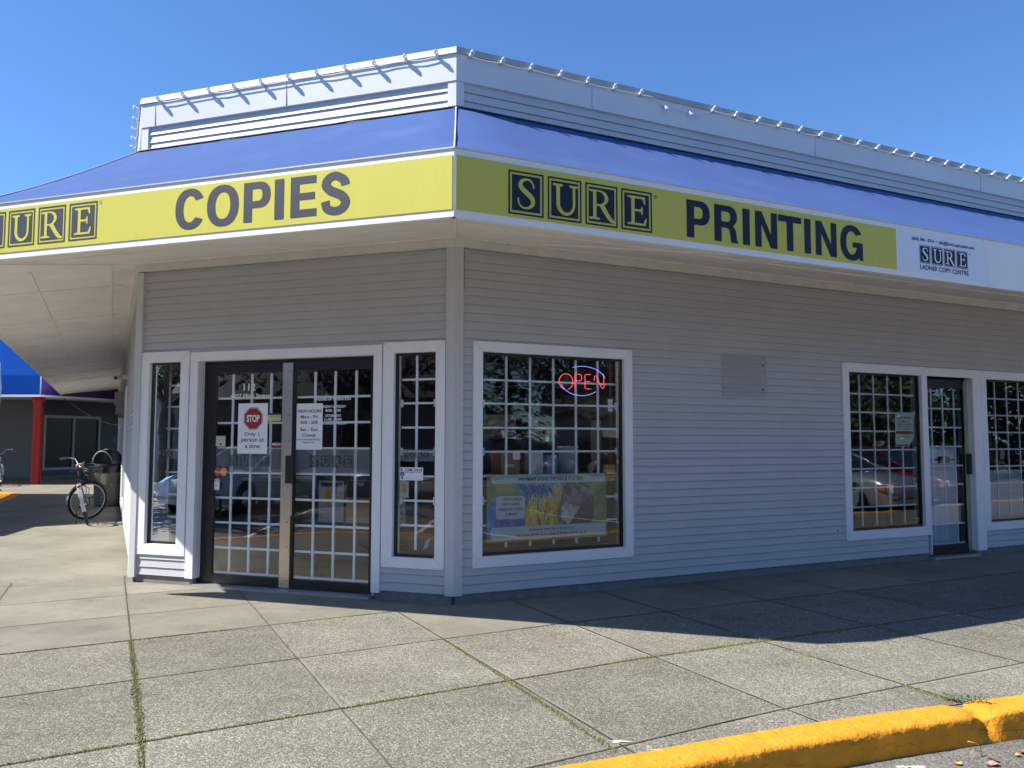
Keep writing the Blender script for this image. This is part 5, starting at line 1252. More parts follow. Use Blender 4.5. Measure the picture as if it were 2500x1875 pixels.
mb = MB(); mb.fbox('X', -.05, 10, -2.2, -2.1, .05, 3.3); mb.fbox('X', -.05, 10, -2.2, -.1, 3.1, 3.2); mb.fbox('X', 9, 9.1, -2.2, -.1, .05, 3.3); mb.build("interior_wall", mat("dark_interior", (.015, .015, .018), .8), nb)
mb = MB(); mb.fbox('X', 3.5, 3.66, .001, .012, 1.35, 1.62); mb.build("wall_notice", mat("dim_notice", (.16, .16, .15), .7), nb)
# awning and its soffit
KC = (-15.35, 26.45)
ang = u2(71.0)
V_ = [(KC[0] - 22, KC[1] - .3), KC, (KC[0] + ang[0] * 14, KC[1] + ang[1] * 14)]
Bk = [(KC[0] - 22, KC[1] + 4.2), (W0[0] + .5, KC[1] + 4.4), (W0[0] + .5 + ang[0] * 14, KC[1] + 4.4 + ang[1] * 14)]
mb = MB()
for i in range(2): mb.q((*V_[i], 2.90), (*V_[i + 1], 2.90), (*Bk[i + 1], 2.99), (*Bk[i], 2.99))
mb.build("soffit", M_SOFFIT, nb)
M_BLUE2 = mat("bright_blue_awning", (.010, .075, .36), .9, spec=.05, var=.04, vs=1); M_PUR = mat("purple_awning_side", (.06, .02, .22), .55)
mb = MB()
mb.q((*V_[0], 2.92), (*V_[1], 2.92), (*V_[1], 3.56), (*V_[0], 3.56))
kx = [(V_[0][0], V_[0][1] + .30), (V_[1][0] - 1.05, V_[1][1] + .34), (V_[2][0] - 1.2, V_[2][1] + 2)]
mb.q((*V_[0], 3.56), (*V_[1], 3.56), (*kx[1], 5.2), (*kx[0], 5.2)); mb.q((*V_[1], 3.56), (*V_[2], 3.56), (*kx[2], 5.2), (*kx[1], 5.2))
mb.q((*kx[0], 5.2), (*kx[1], 5.2), (*kx[2], 5.2), (kx[0][0], kx[0][1] + 14, 5.2))
a2 = mb.build("awning", M_BLUE2, nb)
mb = MB(); mb.q((*V_[1], 2.92), (*V_[2], 2.92), (*V_[2], 3.56), (*V_[1], 3.56)); mb.build("awning_side", M_PUR, nb)
mb = MB(); mb.tube([(V_[1][0], V_[1][1] - .01, 2.92), (V_[1][0], V_[1][1] - .01, 3.57), (kx[1][0], kx[1][1], 5.22)], .018, 6); mb.build("awning_piping", M_SIGNW, nb)
mb = MB()
for i in range(2):
    a, b = V_[i], V_[i + 1]; mb.q((a[0], a[1] - .02, 2.86), (b[0], b[1] - .02, 2.86), (b[0], b[1] - .02, 2.93), (a[0], a[1] - .02, 2.93))
mb.build("awning_rail", M_SIGNW, nb)
mb = MB(); c_ = (-15.78, 27.1, 0); mb.lathe(c_, [(.155, 0), (.155, 2.70), (.20, 2.74), (.20, 2.86), (.18, 2.90)], 20); mb.build("red_column", mat("red_column_paint", (.42, .015, .018), .38, var=.06), nb)
for i, x in enumerate((-19.9, -24.0)):
    mb = MB(); mb.lathe((x, 26.9, 0), [(.155, 0), (.155, 2.70), (.20, 2.74), (.20, 2.86), (.18, 2.90)], 16); mb.build("red_column", MATS["red_column_paint"], nb)

# roof added out of view, outlined to cast the shadow near the bicycle
wk = thing("shadow_canopy", (-15, 15, 0), "unseen flat canopy added left of the shop, outlined to shade the paving by the bicycle", "shadow caster")
mb = MB(); cp = [(-10.1, 14.2), (-11.2, 13.2), (-10.9, 11.9), (-12.6, 9.8), (-26, 9.8), (-26, 21.7), (-13.9, 21.7)]
for z_ in (3.52, 3.62): mb.q(*[(*p, z_) for p in cp])
for i in range(len(cp)): a, b = cp[i], cp[(i + 1) % len(cp)]; mb.q((*a, 3.52), (*b, 3.52), (*b, 3.62), (*a, 3.62))
mb.build("roof", M_FASCIA, wk)
for p in ((-15, 11.5), (-15.5, 20.5), (-24, 11.5), (-24, 20.5)):
    mb = MB(); mb.lathe((*p, -.13), [(.09, 0), (.09, 3.65)], 12); mb.build("post", M_CORNER, wk)

# litter bin by the walkway wall
lb = thing("litter_bin", (-9.02, 18.3, 0), "round concrete litter bin with domed metal hood beside the walkway wall", "litter bin")
mb = MB(); mb.lathe((-9.02, 18.3, 0), [(0, 0), (.27, 0), (.285, .04), (.295, .74), (.28, .76)], 28); mb.build("body", mat_concrete("bin_pebble", (.34, .33, .28), [(.8, (.26, .25, .22))], .4, 55, .006), lb)
mb = MB(); mb.lathe((-9.02, 18.3, 0), [(.30, .74), (.305, .80), (.31, .90), (.30, .93)], 28); mb.build("bag_rim", mat("black_bag", (.012, .012, .014), .35, bump=.5, bs=25), lb)
mb = MB()
for k in range(15):     # hood: half dome with arched opening toward the camera
    a0 = pi * k / 15; a1 = pi * (k + 1) / 15
    for j in range(20):
        b0 = 2 * pi * j / 20; b1 = 2 * pi * (j + 1) / 20
        pos = []
        for (ph, th) in ((a0, b0), (a0, b1), (a1, b1), (a1, b0)):
            ph *= .5; r_ = .285 * cos(ph) ** .8; z_ = .93 + .34 * sin(ph); pos.append((-9.02 + r_ * cos(th), 18.3 + r_ * sin(th), z_))
        mid = (b0 + b1) / 2; dd = abs(((mid - 1.42 * pi + pi) % (2 * pi)) - pi)
        if dd < .95 and k < 11: continue
        mb.q(*pos)
hd = mb.build("hood", mat("grey_hood_metal", (.16, .165, .17), .4, metal=.4), lb)
mb = MB(); rim = [(-9.02 + .292 * sin(a * .95) * .9 - .05, 18.3 - .26 + .06 * abs(a) , .94 + .27 * cos(a * 1.45) ** .7 if abs(a) < 1.05 else .94) for a in [(-1.08 + .18 * k) for k in range(13)]]
mb.tube(rim, .012, 6); mb.build("opening_rim", mat("pale_rim", (.5, .52, .52), .4), lb)

# wall fittings on face B, drooping cable
r = thing("meter_box", P('B', 8.0, .06, 2.0), "stepped grey utility box high on the walkway wall, under the soffit", "utility box")
mb = MB(); mb.fbox('B', 7.6, 8.3, -.02, .17, 2.12, 2.36); mb.fbox('B', 7.65, 8.25, -.02, .14, 1.95, 2.12); mb.build("body", mat("grey_meter", (.20, .20, .21), .6), r)
mb = MB(); mb.fbox('B', 7.8, 8.1, -.01, .10, 1.88, 1.95); mb.build("conduit_cap", MATS["grey_meter"], r)
r = thing("security_camera", P('B', 5.2, .05, 2.55), "small white security camera on the walkway wall above the utility box", "security camera")
mb = MB(); mb.fbox('B', 5.1, 5.16, -.02, .10, 2.43, 2.50); mb.tube([P('B', 5.13, .10, 2.46), P('B', 5.0, .17, 2.44)], .035, 10); mb.build("body", mat("camera_white", (.5, .5, .5), .4), r)
mb = MB(); mb.tube([P('B', 5.0, .17, 2.44), P('B', 4.985, .178, 2.4375)], .027, 10); mb.build("lens", M_BLACKP, r)
cbp = [(-15.6 + 4.0 * t, 28.2 - 2.5 * t, 2.95 - 1.1 * math.sin(pi * min(t, 1) * .62) + .1 * t) for t in [k / 12 for k in range(13)]]
mb = MB(); mb.tube(cbp, .012, 5); tag(mb.build("hanging_cable", mat("grey_cable", (.16, .16, .15), .7)), "thin grey cable sagging under the far end of the soffit", "cable")

# ---------------- bicycles
def wheel(root, name, c, ax, R=.335, tyre=.024):
    """c centre, ax axle direction"""
    ax = Vector(ax).normalized(); up = Vector((0, 0, 1)); up = (up - ax * up.dot(ax)).normalized(); fw = ax.cross(up)
    c = Vector(c)
    w = MB(); w.tube([c + up * cos(a) * R + fw * sin(a) * R for a in [2 * pi * i / 36 for i in range(36)]], tyre, 8, False, True)
    wo_ = w.build(name, mat("tyre_rubber", (.012, .012, .012), .8), root)
    w = MB(); w.tube([c + up * cos(a) * (R - .03) + fw * sin(a) * (R - .03) for a in [2 * pi * i / 36 for i in range(36)]], .010, 6, False, True); w.build("rim", mat("bike_chrome", (.62, .64, .66), .3, metal=.8), wo_)
    w = MB()
    for i in range(24):
        a = 2 * pi * i / 24; w.tube([c + ax * (.02 if i % 2 else -.02) + (up * cos(a + .5) + fw * sin(a + .5)) * .02, c + (up * cos(a) + fw * sin(a)) * (R - .032)], .0014, 3, False)
    w.tube([c - ax * .05, c + ax * .05], .018, 8); w.build("spokes", MATS["bike_chrome"], wo_)
def bicycle(loc, heading, lean, steer, label, fm, basket=True):
    r = thing("bicycle", loc, label, "bicycle")
    ORG[r.name] = (Vector((0, 0, 0)), 0)
    R = .335; wb_ = 1.06; rc = (0, 0, R); fc = (wb_, 0, R)
    wheel(r, "wheel", rc, (0, 1, 0))
    ht = Vector((.86, 0, .80)); hb = Vector((.90, 0, .66)); bb = Vector((.44, 0, .28)); st = Vector((.28, 0, .78)); sax = (ht - hb).normalized()
    mb = MB(); T = mb.tube
    T([bb, st], .016, 8); T([hb, bb], .018, 8); T([ht, hb], .020, 8); T([ht, st * .72 + bb * .28], .014, 8)
    for y_ in (.06, -.06): T([bb + Vector((0, y_ * .5, 0)), Vector((0, y_, R))], .010, 6); T([st * .8 + bb * .2 + Vector((0, y_ * .3, 0)), Vector((0, y_, R))], .009, 6)
    mb.build("frame", fm, r)
    mb = MB(); mb.tube([st, st + Vector((-.04, 0, .13))], .013, 8)
    sc_ = st + Vector((-.05, 0, .15)); mb.hexa([tuple(sc_ + Vector(v)) for v in ((-.13, -.085, -.02), (.14, -.025, -.02), (.14, .025, -.02), (-.13, .085, -.02), (-.14, -.09, .03), (.14, -.02, .02), (.14, .02, .02), (-.14, .09, .03))]); mb.build("saddle", M_BLACKP, r)
    Q = Matrix.Rotation(steer, 4, sax); tr = lambda p: tuple(hb + Q.to_3x3() @ (Vector(p) - hb))
    fca = (Q.to_3x3() @ Vector((0, 1, 0))); fcp = Vector(tr(fc)); 
    wheel(r, "wheel", fcp, fca)
    mb = MB()
    for y_ in (.055, -.055): mb.tube([tr(hb + Vector((0, y_ * .7, -.02))), tr((wb_ - .02, y_, R + .25)), tr((wb_, y_, R))], .010, 6)
    mb.build("fork", MATS["bike_chrome"], r)
    mb = MB(); top = ht + sax * .16; mb.tube([ht, top], .012, 6)
    hbp = [(-.20, .33, .27), (-.08, .30, .29), (0, .18, .29), (.03, .05, .17), (.03, -.05, .17), (0, -.18, .29), (-.08, -.30, .29), (-.20, -.33, .27)]
    mb.tube([tr(ht + Vector((a, b, c_))) for a, b, c_ in hbp], .011, 8); hbar = mb.build("handlebar", MATS["bike_chrome"], r)
    for sgn, gm in ((1, mat("tan_grip", (.35, .28, .20), .7)), (-1, mat("pink_grip", (.75, .38, .36), .6))):
        mb = MB(); mb.tube([tr(ht + Vector((-.20, .33 * sgn, .27))), tr(ht + Vector((-.09, .303 * sgn, .288)))], .021, 8); mb.build("grip", gm, hbar)
    if basket:
        mb = MB(); c_ = Vector((1.08, 0, .72))
        for k in range(8):
            z_ = .26 * k / 7; g = 1 + .12 * k / 7; x_, y_ = .11 * g, .16 * g
            pts = [tr(c_ + Vector((a, b, z_))) for a, b in ((-x_, -y_), (x_, -y_), (x_, y_), (-x_, y_))]; mb.tube(pts, .0045 if k < 7 else .008, 5, False, True)
        for k in range(28):
            t = k / 28 * 4; sd_ = int(t); u_ = t - sd_; cs = [(-1, -1), (1, -1), (1, 1), (-1, 1)]; a = cs[sd_]; b = cs[(sd_ + 1) % 4]; x_, y_ = a[0] + (b[0] - a[0]) * u_, a[1] + (b[1] - a[1]) * u_
            mb.tube([tr(c_ + Vector((x_ * .11, y_ * .16, 0))), tr(c_ + Vector((x_ * .123, y_ * .179, .26)))], .004, 4, False)
        mb.q(*[tr(c_ + Vector((a * .11, b * .16, 0))) for a, b in ((-1, -1), (1, -1), (1, 1), (-1, 1))])
        mb.build("basket", M_BLACKP, r)
    mb = MB(); K = 14; W = .03
    for k in range(K):
        a0, a1 = rad(25 + 150 * k / K), rad(25 + 150 * (k + 1) / K); RR = R + .035
        f0 = lambda a, y_: (-RR * cos(a) * -1 * -1, y_, R + RR * sin(a))
        mb.q(f0(a0, -W), f0(a1, -W), f0(a1, W), f0(a0, W)); mb.q((f0(a0, W)), f0(a1, W), tuple(Vector(f0(a1, W)) + Vector((0, .008, -.012))), tuple(Vector(f0(a0, W)) + Vector((0, .008, -.012))))
        mb.q((f0(a0, -W)), f0(a1, -W), tuple(Vector(f0(a1, -W)) + Vector((0, -.008, -.012))), tuple(Vector(f0(a0, -W)) + Vector((0, -.008, -.012))))
    for k in range(11):        # tail of the guard behind the wheel
        a0, a1 = rad(120 + 75 * k / 11), rad(120 + 75 * (k + 1) / 11); RR = R + .035
        mb.q((RR * cos(a0), -W, R + RR * sin(a0)), (RR * cos(a1), -W, R + RR * sin(a1)), (RR * cos(a1), W, R + RR * sin(a1)), (RR * cos(a0), W, R + RR * sin(a0)))
    mb.build("mudguard", mat("silver_mudguard", (.50, .53, .57), .28, metal=.6), r)
    mb = MB(); fgs = [tr((wb_ + (R + .035) * cos(rad(a)), 0, R + (R + .035) * sin(rad(a)))) for a in range(30, 190, 12)]
    for p, q_ in zip(fgs, fgs[1:]):
        w_ = fca * .028; mb.q(tuple(Vector(p) - w_), tuple(Vector(q_) - w_), tuple(Vector(q_) + w_), tuple(Vector(p) + w_))
    mb.build("mudguard", MATS["silver_mudguard"], r)
    mb = MB(); mb.lathe((-.22, 0, R + .33), [(0, .02), (.028, .012), (.03, 0)], 12, (-1, 0, .2)); mb.build("rear_reflector", mat("red_reflector", (.45, .01, .02), .3), r)
    mb = MB(); mb.tube([(.30, .06, .27), (.22, .20, .0)], .008, 6); mb.tube([(.44, -.09, .28), (.44, .09, .28)], .012, 6); mb.tube([(.44, .09, .28), (.56, .10, .16)], .009, 6); mb.tube([(.44, -.09, .28), (.32, -.10, .40)], .009, 6); mb.box((.57, .14, .155), (.09, .08, .022)); mb.box((.31, -.14, .405), (.09, .08, .022))
    mb.build("cranks", M_BLACKP, r)
    r.rotation_mode = 'XYZ'
    r.matrix_world = Matrix.Translation(loc) @ Matrix.Rotation(heading, 4, 'Z') @ Matrix.Rotation(lean, 4, 'X')
    return r
M_BF = mat("dark_bike_frame", (.02, .022, .03), .35, coat=.5)
bicycle((-7.30, 14.13, .022), math.atan2(1.02, -.52), rad(-13), rad(-68), "dark city bicycle with front basket leaning on its stand by the litter bin", M_BF)
bicycle((-16.24, 26.0, .022), math.atan2(1.0, -.55), rad(-5), rad(12), "second bicycle, cut off by the photo's left edge near the red column", mat("grey_bike_frame", (.12, .12, .14), .35), False)
# feather banner at the left edge
fb = thing("feather_banner", (-14.95, 23.6, 0), "tall narrow black and white feather banner at the photo's left edge", "banner")
mb = MB(); mb.tube([(-14.95, 23.6, 0), (-14.95, 23.6, 3.4), (-14.98, 23.6, 3.9)], .02, 6); mb.lathe((-14.95, 23.6, 0), [(0, .04), (.2, .03), (.22, 0)], 14); mb.build("pole", M_BLACKP, fb)
mb = MB(); mb.q((-14.93, 23.6, 1.0), (-14.86, 23.6, 1.1), (-14.86, 23.6, 2.3), (-14.93, 23.6, 2.3)); mb.mi = 1; mb.q((-14.93, 23.6, 2.3), (-14.86, 23.6, 2.3), (-14.84, 23.6, 3.0), (-14.90, 23.6, 3.7), (-14.95, 23.6, 3.8)); mb.build("flag", [M_BLACKP, M_PAPER], fb)

# ================================================================ SURROUNDINGS SEEN IN THE GLASS
def car(loc, rz, label, paint, kind="sedan"):
    r = thing("parked_car", loc, label, "car", None, 0)
    ORG[r.name] = (Vector((0, 0, 0)), 0)
    suv = kind == "suv"
    L_ = 4.6; hw = .90; belt = .95 if not suv else 1.08; roof = 1.42 if not suv else 1.76
    X = [-2.3, -2.22, -1.9, -1.2, -.2, .8, 1.3, 1.9, 2.22, 2.3]
    if suv: TOP = [.75, 1.02, 1.06, belt, belt, belt - .02, 1.02, .98, .86, .6]
    else: TOP = [.62, .88, .94, belt, belt, belt - .02, .90, .84, .74, .52]
    WID = [.70, .80, .86, .90, .90, .90, .88, .84, .76, .66]
    mb = MB(); rows = []
    for x, t, w in zip(X, TOP, WID):
        rows.append([(x, -w * .93, .25), (x, -w, .42), (x, -w * 1.0, t - .16), (x, -w * .93, t - .04), (x, -w * .6, t + .005), (x, 0, t + .02), (x, w * .6, t + .005), (x, w * .93, t - .04), (x, w, t - .16), (x, w, .42), (x, w * .93, .25)])
    n_ = 11; b0 = len(mb.v)
    for row in rows: mb.v += row
    for i in range(len(rows) - 1):
        for j in range(n_ - 1): mb.f.append((b0 + i * n_ + j, b0 + i * n_ + j + 1, b0 + (i + 1) * n_ + j + 1, b0 + (i + 1) * n_ + j)); mb.m.append(0); mb.smooth.append(True)
    for i in (0, len(rows) - 1): mb.f.append(tuple(b0 + i * n_ + j for j in range(n_))); mb.m.append(0); mb.smooth.append(False)
    mb.build("body", paint, r)
    # greenhouse
    if suv: GX = [(-2.05, belt), (-1.95, roof - .08), (.35, roof - .02), (1.15, belt)]
    else: GX = [(-1.75, belt - .01), (-1.05, roof - .03), (.15, roof), (1.2, belt - .06)]
    mb = MB(); wt, wbt = .62, .82
    P_ = lambda i, s_: (GX[i][0], s_ * (wbt if i in (0, 3) else wt), GX[i][1])
    for i in range(3): mb.q(P_(i, -1), P_(i + 1, -1), P_(i + 1, 1), P_(i, 1)) if i != 1 else None
    for s_ in (-1, 1): mb.q(P_(0, s_), P_(1, s_), P_(2, s_), P_(3, s_))
    mb.build("windows", mat("car_glass", (.01, .012, .014), .05, spec=.8), r)
    mb = MB(); mb.hexa([P_(1, -1), P_(2, -1), P_(2, 1), P_(1, 1)] + [(p[0], p[1] * .93, p[2] + .04) for p in (P_(1, -1), P_(2, -1), P_(2, 1), P_(1, 1))])
    for s_ in (-1, 1):
        for a, b in ((0, 1), (3, 2)): mb.tube([P_(a, s_), P_(b, s_)], .035, 5)
        m0 = Vector(P_(1, s_)).lerp(Vector(P_(2, s_)), .45); m1 = Vector((m0.x - .05, s_ * wbt * 1.01, belt)); mb.tube([m0, m1], .03, 5)
    mb.build("roof", paint, r)
    for x in (-1.40, 1.40):
        for s_ in (-1, 1):
            mb = MB(); mb.lathe((x, s_ * .70, .33), [(.0, .19), (.23, .19), (.31, .185), (.33, .15), (.33, 0), (0, 0)], 22, (0, s_, 0)); wo_ = mb.build("wheel", MATS["tyre_rubber"], r)
            mb = MB(); mb.lathe((x, s_ * .70, .33), [(0, .205), (.08, .21), (.20, .20), (.215, .192)], 16, (0, s_, 0)); mb.build("hubcap", MATS["bike_chrome"], wo_)
            mb = MB(); mb.lathe((x, s_ * (.885), .33), [(.0, .012), (.37, .012), (.37, 0)], 20, (0, s_, 0)); mb.build("wheel_arch", M_BLACKP, r)
    for s_ in (-1, 1):
        mb = MB(); mb.box((2.20, s_ * .60, .62 if not suv else .76), (.16, .30, .15)); mb.build("headlight", mat("headlight_glass", (.7, .72, .75), .1), r)
        mb = MB(); mb.box((2.08, s_ * .80, .60 if not suv else .74), (.16, .07, .12)); mb.build("indicator", mat("amber_lens", (.7, .22, .02), .2), r)
        mb = MB(); mb.box((-2.24, s_ * .66, .74 if not suv else .95), (.12, .26, .16 if not suv else .34)); mb.build("tail_light", mat("red_lens", (.4, .01, .01), .2), r)
        mb = MB(); mb.box((.85, s_ * .98, belt + .02), (.12, .18, .12)); mb.build("mirror", paint, r)
    mb = MB(); mb.box((-2.32, 0, .62), (.03, .5, .13)); mb.build("number_plate", M_PAPER, r)
    r.matrix_world = Matrix.Translation(loc) @ Matrix.Rotation(rz, 4, 'Z')
    return r
CS = mat("silver_car_paint", (.42, .44, .45), .3, metal=.5, coat=1); CK = mat("black_car_paint", (.012, .013, .016), .3, coat=1); CR = mat("dark_red_car_paint", (.13, .008, .012), .3, coat=1); CW = mat("white_car_paint", (.62, .63, .64), .35, coat=1); CG = mat("grey_car_paint", (.09, .10, .11), .3, metal=.4, coat=1)
hd0 = math.atan2(.94, -.35)
car((13.9, 6.3, -.14), hd0, "silver sedan parked nose to the kerb outside the far window", CS)
car((16.8, 7.0, -.14), hd0, "dark red sedan parked right beside the silver one", CR)
car((21.0, -10.2, -.14), hd0 + pi, "black SUV parked across the lot, nearest the white van-like wagon", CK, "suv")
car((24.0, -9.6, -.14), hd0, "grey sedan across the lot between two dark SUVs", CG)
car((27.0, -8.4, -.14), hd0 + pi, "black SUV at the right end of the row across the lot", CK, "suv")
car((18.0, -11.2, -.14), hd0, "white SUV in the row across the lot", CW, "suv")
car((-9.5, -6.5, -.14), rad(40), "white SUV parked across the lane from the double doors", CW, "suv")
car((-12.4, 1.2, -.14), rad(75), "white sedan parked along the lane left of the shop", CW)
car((-12.8, -3.2, -.14), rad(40), "dark grey sedan parked across the lane from the double doors", CG)

def leaf_crown(mb, blobs, n_, sz, rnd):
    for k in range(n_):
        c_, r_ = blobs[rnd.randrange(len(blobs))]
        d = Vector((rnd.gauss(0, 1), rnd.gauss(0, 1), rnd.gauss(0, 1))).normalized() * r_ * rnd.uniform(.45, 1.08)
        p = Vector(c_) + Vector((d.x, d.y, d.z * .75)); a = Vector((rnd.gauss(0, 1), rnd.gauss(0, 1), rnd.gauss(0, 1))).normalized(); b = a.cross(Vector((rnd.gauss(0, 1), rnd.gauss(0, 1), rnd.gauss(0, 1)))).normalized(); s_ = sz * rnd.uniform(.6, 1.4)
        mb.q(p - a * s_, p + b * s_ * .5, p + a * s_, p - b * s_ * .5)
def tree(loc, h, spread, label, lm, seed, n_=5200, trunk_r=.22, sz=.13):
    rnd = random.Random(seed); r = thing("tree", loc, label, "tree")
    x, y, z = loc; mb = MB(); top = Vector((x, y, z + h * .45)); mb.tube([(x, y, z), (x + .05, y, z + h * .2), tuple(top)], [trunk_r, trunk_r * .8, trunk_r * .6], 10)
    blobs = []
    for k in range(13):
        a = 2 * pi * k / 13 + rnd.uniform(-.3, .3); e = rnd.uniform(.15, 1.15); l_ = spread * rnd.uniform(.7, 1.1)
        st = Vector((x, y, z + h * rnd.uniform(.28, .45))); en = st + Vector((cos(a) * cos(e) * l_, sin(a) * cos(e) * l_, sin(e) * l_ * 1.15 + h * .12)); md = (st + en) / 2 + Vector((0, 0, .25))
        mb.tube([tuple(st), tuple(md), tuple(en)], [trunk_r * .42, trunk_r * .26, .03], 6)
        for q_ in range(4):
            t = rnd.uniform(.45, 1); b0 = st.lerp(en, t); e2 = b0 + Vector((rnd.gauss(0, 1), rnd.gauss(0, 1), rnd.gauss(.3, .7))) * spread * .28; mb.tube([tuple(b0), tuple(e2)], [.035, .012], 4); blobs.append((tuple(e2), spread * rnd.uniform(.16, .30)))
        blobs.append((tuple(en), spread * rnd.uniform(.2, .34)))
    mb.build("trunk", mat("bark", (.07, .055, .045), .9, var=.3, vs=8), r)
    mb = MB(); leaf_crown(mb, blobs, n_, sz, rnd); mb.build("crown", lm, r)
LG = mat("leaf_green", (.055, .095, .03), .7, var=.35, vs=1.2); LD = mat("conifer_green", (.020, .045, .022), .8, var=.3, vs=1.5); LM = mat("maple_dark_red", (.10, .03, .03), .7, var=.3, vs=1.5)
tree((-7.5, -6.0, -.15), 7.0, 2.9, "thin leaved street tree across the lane, nearest the shop doors", LG, 1, 3000, .16, .11)
tree((-14.5, -4.5, -.15), 7.5, 3.0, "dark red leaved maple across the lane from the left narrow window", LM, 2, 3600, .18, .11)
tree((-5.0, -14.0, -.15), 10, 4.2, "tall green tree behind the white wagon across the lane", LG, 3, 5200)
tree((34, -14, -.15), 11, 5.0, "broad green tree beyond the parked cars, right of the conifer", LG, 4, 6000, .3, .16)
tree((24, 1.5, -.15), 7.5, 3.4, "dark red tree standing near the far parking bays", LM, 5, 4500, .2, .13)
tree((44, 2, -.15), 10, 4.6, "wide green tree at the lot's far corner", LG, 6, 5000, .3, .16)
tree((31, 7.5, -.15), 8.5, 3.8, "green tree nearest the far end of the parking bays", LG, 7, 4500, .2, .14)
tree((39, 13.5, -.15), 10, 4.6, "large green tree beyond the bays, furthest along the shop front", LG, 8, 5000, .3, .16)
tree((27.5, 11.8, -.15), 6.5, 2.8, "small dark red tree at the end of the shop front", LM, 9, 3500, .15, .12)
tree((-15.5, 3.2, -.15), 7.5, 3.2, "green tree by the lane left of the shop, out of the photo's frame", LG, 10, 4500, .2, .12)
tree((-22, -2.0, -.15), 9, 4.2, "tall green tree far along the lane behind the left hand cars", LG, 11, 5000, .25, .14)
hg = thing("hedge", (34, 7, -.15), "tall dense hedge closing the far side of the parking bays, mirrored in the far windows", "hedge")
_r = random.Random(44); mb = MB()
leaf_crown(mb, [((33.5 + .12 * k + _r.uniform(-.5, .5), -6 + 1.0 * k, _r.uniform(.8, 3.6)), _r.uniform(.9, 1.5)) for k in range(25) for q_ in range(4)], 15000, .17, _r); mb.build("foliage", LG, hg)
mb = MB()
for k in range(12): mb.tube([(33.6 + .24 * k, -6 + 2 * k, -.15), (33.6 + .24 * k, -6 + 2 * k, 3.4)], .06, 6)
mb.split("stem", MATS["bark"], hg)
def conifer(loc, h, label, seed):
    rnd = random.Random(seed); r = thing("conifer", loc, label, "tree"); x, y, z = loc
    mb = MB(); mb.tube([(x, y, z), (x, y, z + h)], [.35, .03], 10); mb.build("trunk", MATS["bark"], r)
    mb = MB()
    for k in range(150):
        t = (k + rnd.random()) / 150; zz_ = z + h * (.10 + .88 * t); l_ = (1 - t) * h * .30 * rnd.uniform(.7, 1.15) + .2; a = rnd.uniform(0, 2 * pi)
        for q_ in range(int(10 + 40 * (1 - t))):
            u_ = rnd.uniform(.1, 1); p = Vector((x + cos(a) * l_ * u_, y + sin(a) * l_ * u_, zz_ - .25 * l_ * u_ ** 1.6)) + Vector((rnd.gauss(0, .16), rnd.gauss(0, .16), rnd.gauss(0, .10)))
            d = Vector((cos(a), sin(a), -.4)).normalized() * .26; e = Vector((-sin(a), cos(a), rnd.uniform(-.4, .4))) * .11; mb.q(p - d * .5, p + e, p + d, p - e)
    mb.build("crown", LD, r)
conifer((24.5, -14.2, -.15), 12, "tall dark conifer standing behind the parked SUVs", 3)
conifer((38, -22, -.15), 14, "far dark conifer left of the distant house", 4)
up_ = thing("utility_pole", (-10.8, -9.5, -.15), "wooden utility pole with crossarm, transformer and wires across the lane", "utility pole")
mb = MB(); mb.tube([(-10.8, -9.5, -.15), (-10.8, -9.5, 10.5)], [.17, .12], 12); mb.build("pole", mat("pole_wood", (.10, .08, .06), .9), up_)
mb = MB(); mb.box((-10.8, -9.5, 9.6), (2.2, .12, .12), .6); mb.box((-10.8, -9.5, 8.6), (1.6, .1, .1), .6); mb.build("crossarm", MATS["pole_wood"], up_)
mb = MB(); mb.lathe((-10.4, -9.25, 7.1), [(0, 0), (.24, 0), (.24, .85), (0, .92)], 16); mb.build("transformer", mat("transformer_grey", (.3, .32, .33), .5), up_)
mb = MB()
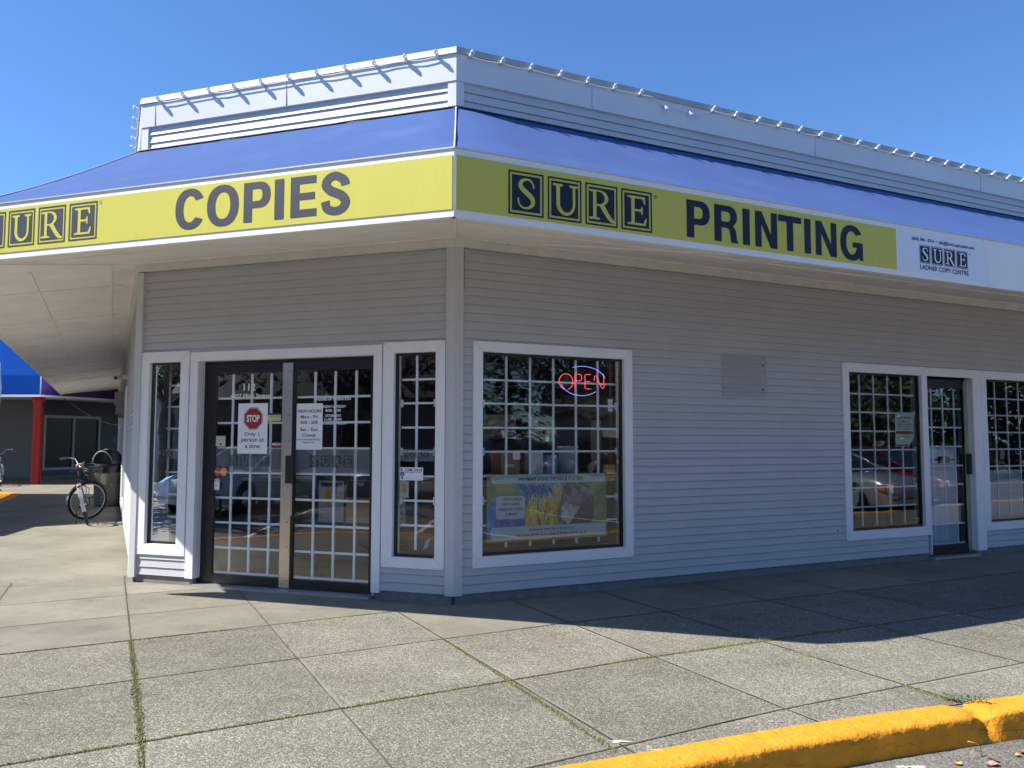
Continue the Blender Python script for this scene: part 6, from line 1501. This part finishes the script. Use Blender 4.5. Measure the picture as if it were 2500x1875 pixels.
for k, (dz, o_) in enumerate(((9.7, -.9), (9.7, 0), (9.7, .9), (8.7, -.6), (8.7, .6), (7.0, 0))):
    for (tx, ty) in ((32, -24), (-40, 12)):
        a = Vector((-10.8 + o_ * .8, -9.5 + o_ * .5, dz)); b = Vector((tx + o_, ty + o_, dz + .2)); pts = [tuple(a.lerp(b, t / 12) - Vector((0, 0, 1.2 * sin(pi * t / 12)))) for t in range(13)]; mb.tube(pts, .014, 4, False)
mb.build("wires", M_BLACKP, up_)
def house(loc, d, rz, label, wallc, roofc):
    r = thing("house", loc, label, "house"); o = Vector(loc); Q = Matrix.Rotation(rz, 3, 'Z'); w, l_, h = d
    tp = lambda x, y, z: tuple(o + Q @ Vector((x, y, z)))
    mb = MB(); mb.hexa([tp(*p) for p in ((-w, -l_, 0), (w, -l_, 0), (w, l_, 0), (-w, l_, 0), (-w, -l_, h), (w, -l_, h), (w, l_, h), (-w, l_, h))]); mb.build("wall", wallc, r)
    mb = MB(); e = .5; mb.q(tp(-w - e, -l_ - e, h), tp(w + e, -l_ - e, h), tp(w + e, 0, h + l_ * .55), tp(-w - e, 0, h + l_ * .55)); mb.q(tp(-w - e, l_ + e, h), tp(w + e, l_ + e, h), tp(w + e, 0, h + l_ * .55), tp(-w - e, 0, h + l_ * .55))
    for s_ in (-1, 1): mb.q(tp(s_ * w, -l_, h), tp(s_ * w, l_, h), tp(s_ * w, 0, h + l_ * .5))
    mb.build("roof", roofc, r)
    for k in range(4):
        x = -w + (k + .5) * 2 * w / 4; mb = MB(); mb.hexa([tp(*p) for p in ((x - .7, l_ + .02, 1.0), (x + .7, l_ + .02, 1.0), (x + .7, l_ + .06, 1.0), (x - .7, l_ + .06, 1.0), (x - .7, l_ + .02, 2.2), (x + .7, l_ + .02, 2.2), (x + .7, l_ + .06, 2.2), (x - .7, l_ + .06, 2.2))]); mb.build("window", MATS["car_glass"], r)
house((40, -8, -.15), (9, 5, 3.0), rad(62), "low pale house beyond the parking lot with dark roof", mat("house_cream", (.42, .42, .40), .8), mat("dark_shingles", (.06, .06, .06), .9, var=.2, vs=6))
house((-24, -16, -.15), (11, 5, 3.4), rad(-50), "long grey house across the lane behind the utility pole", mat("house_grey", (.25, .26, .27), .8), MATS["dark_shingles"])
house((2, -34, -.15), (12, 6, 4.0), rad(0), "brown shop block straight across the lot behind the camera", mat("house_brown", (.16, .12, .10), .8), MATS["dark_shingles"])
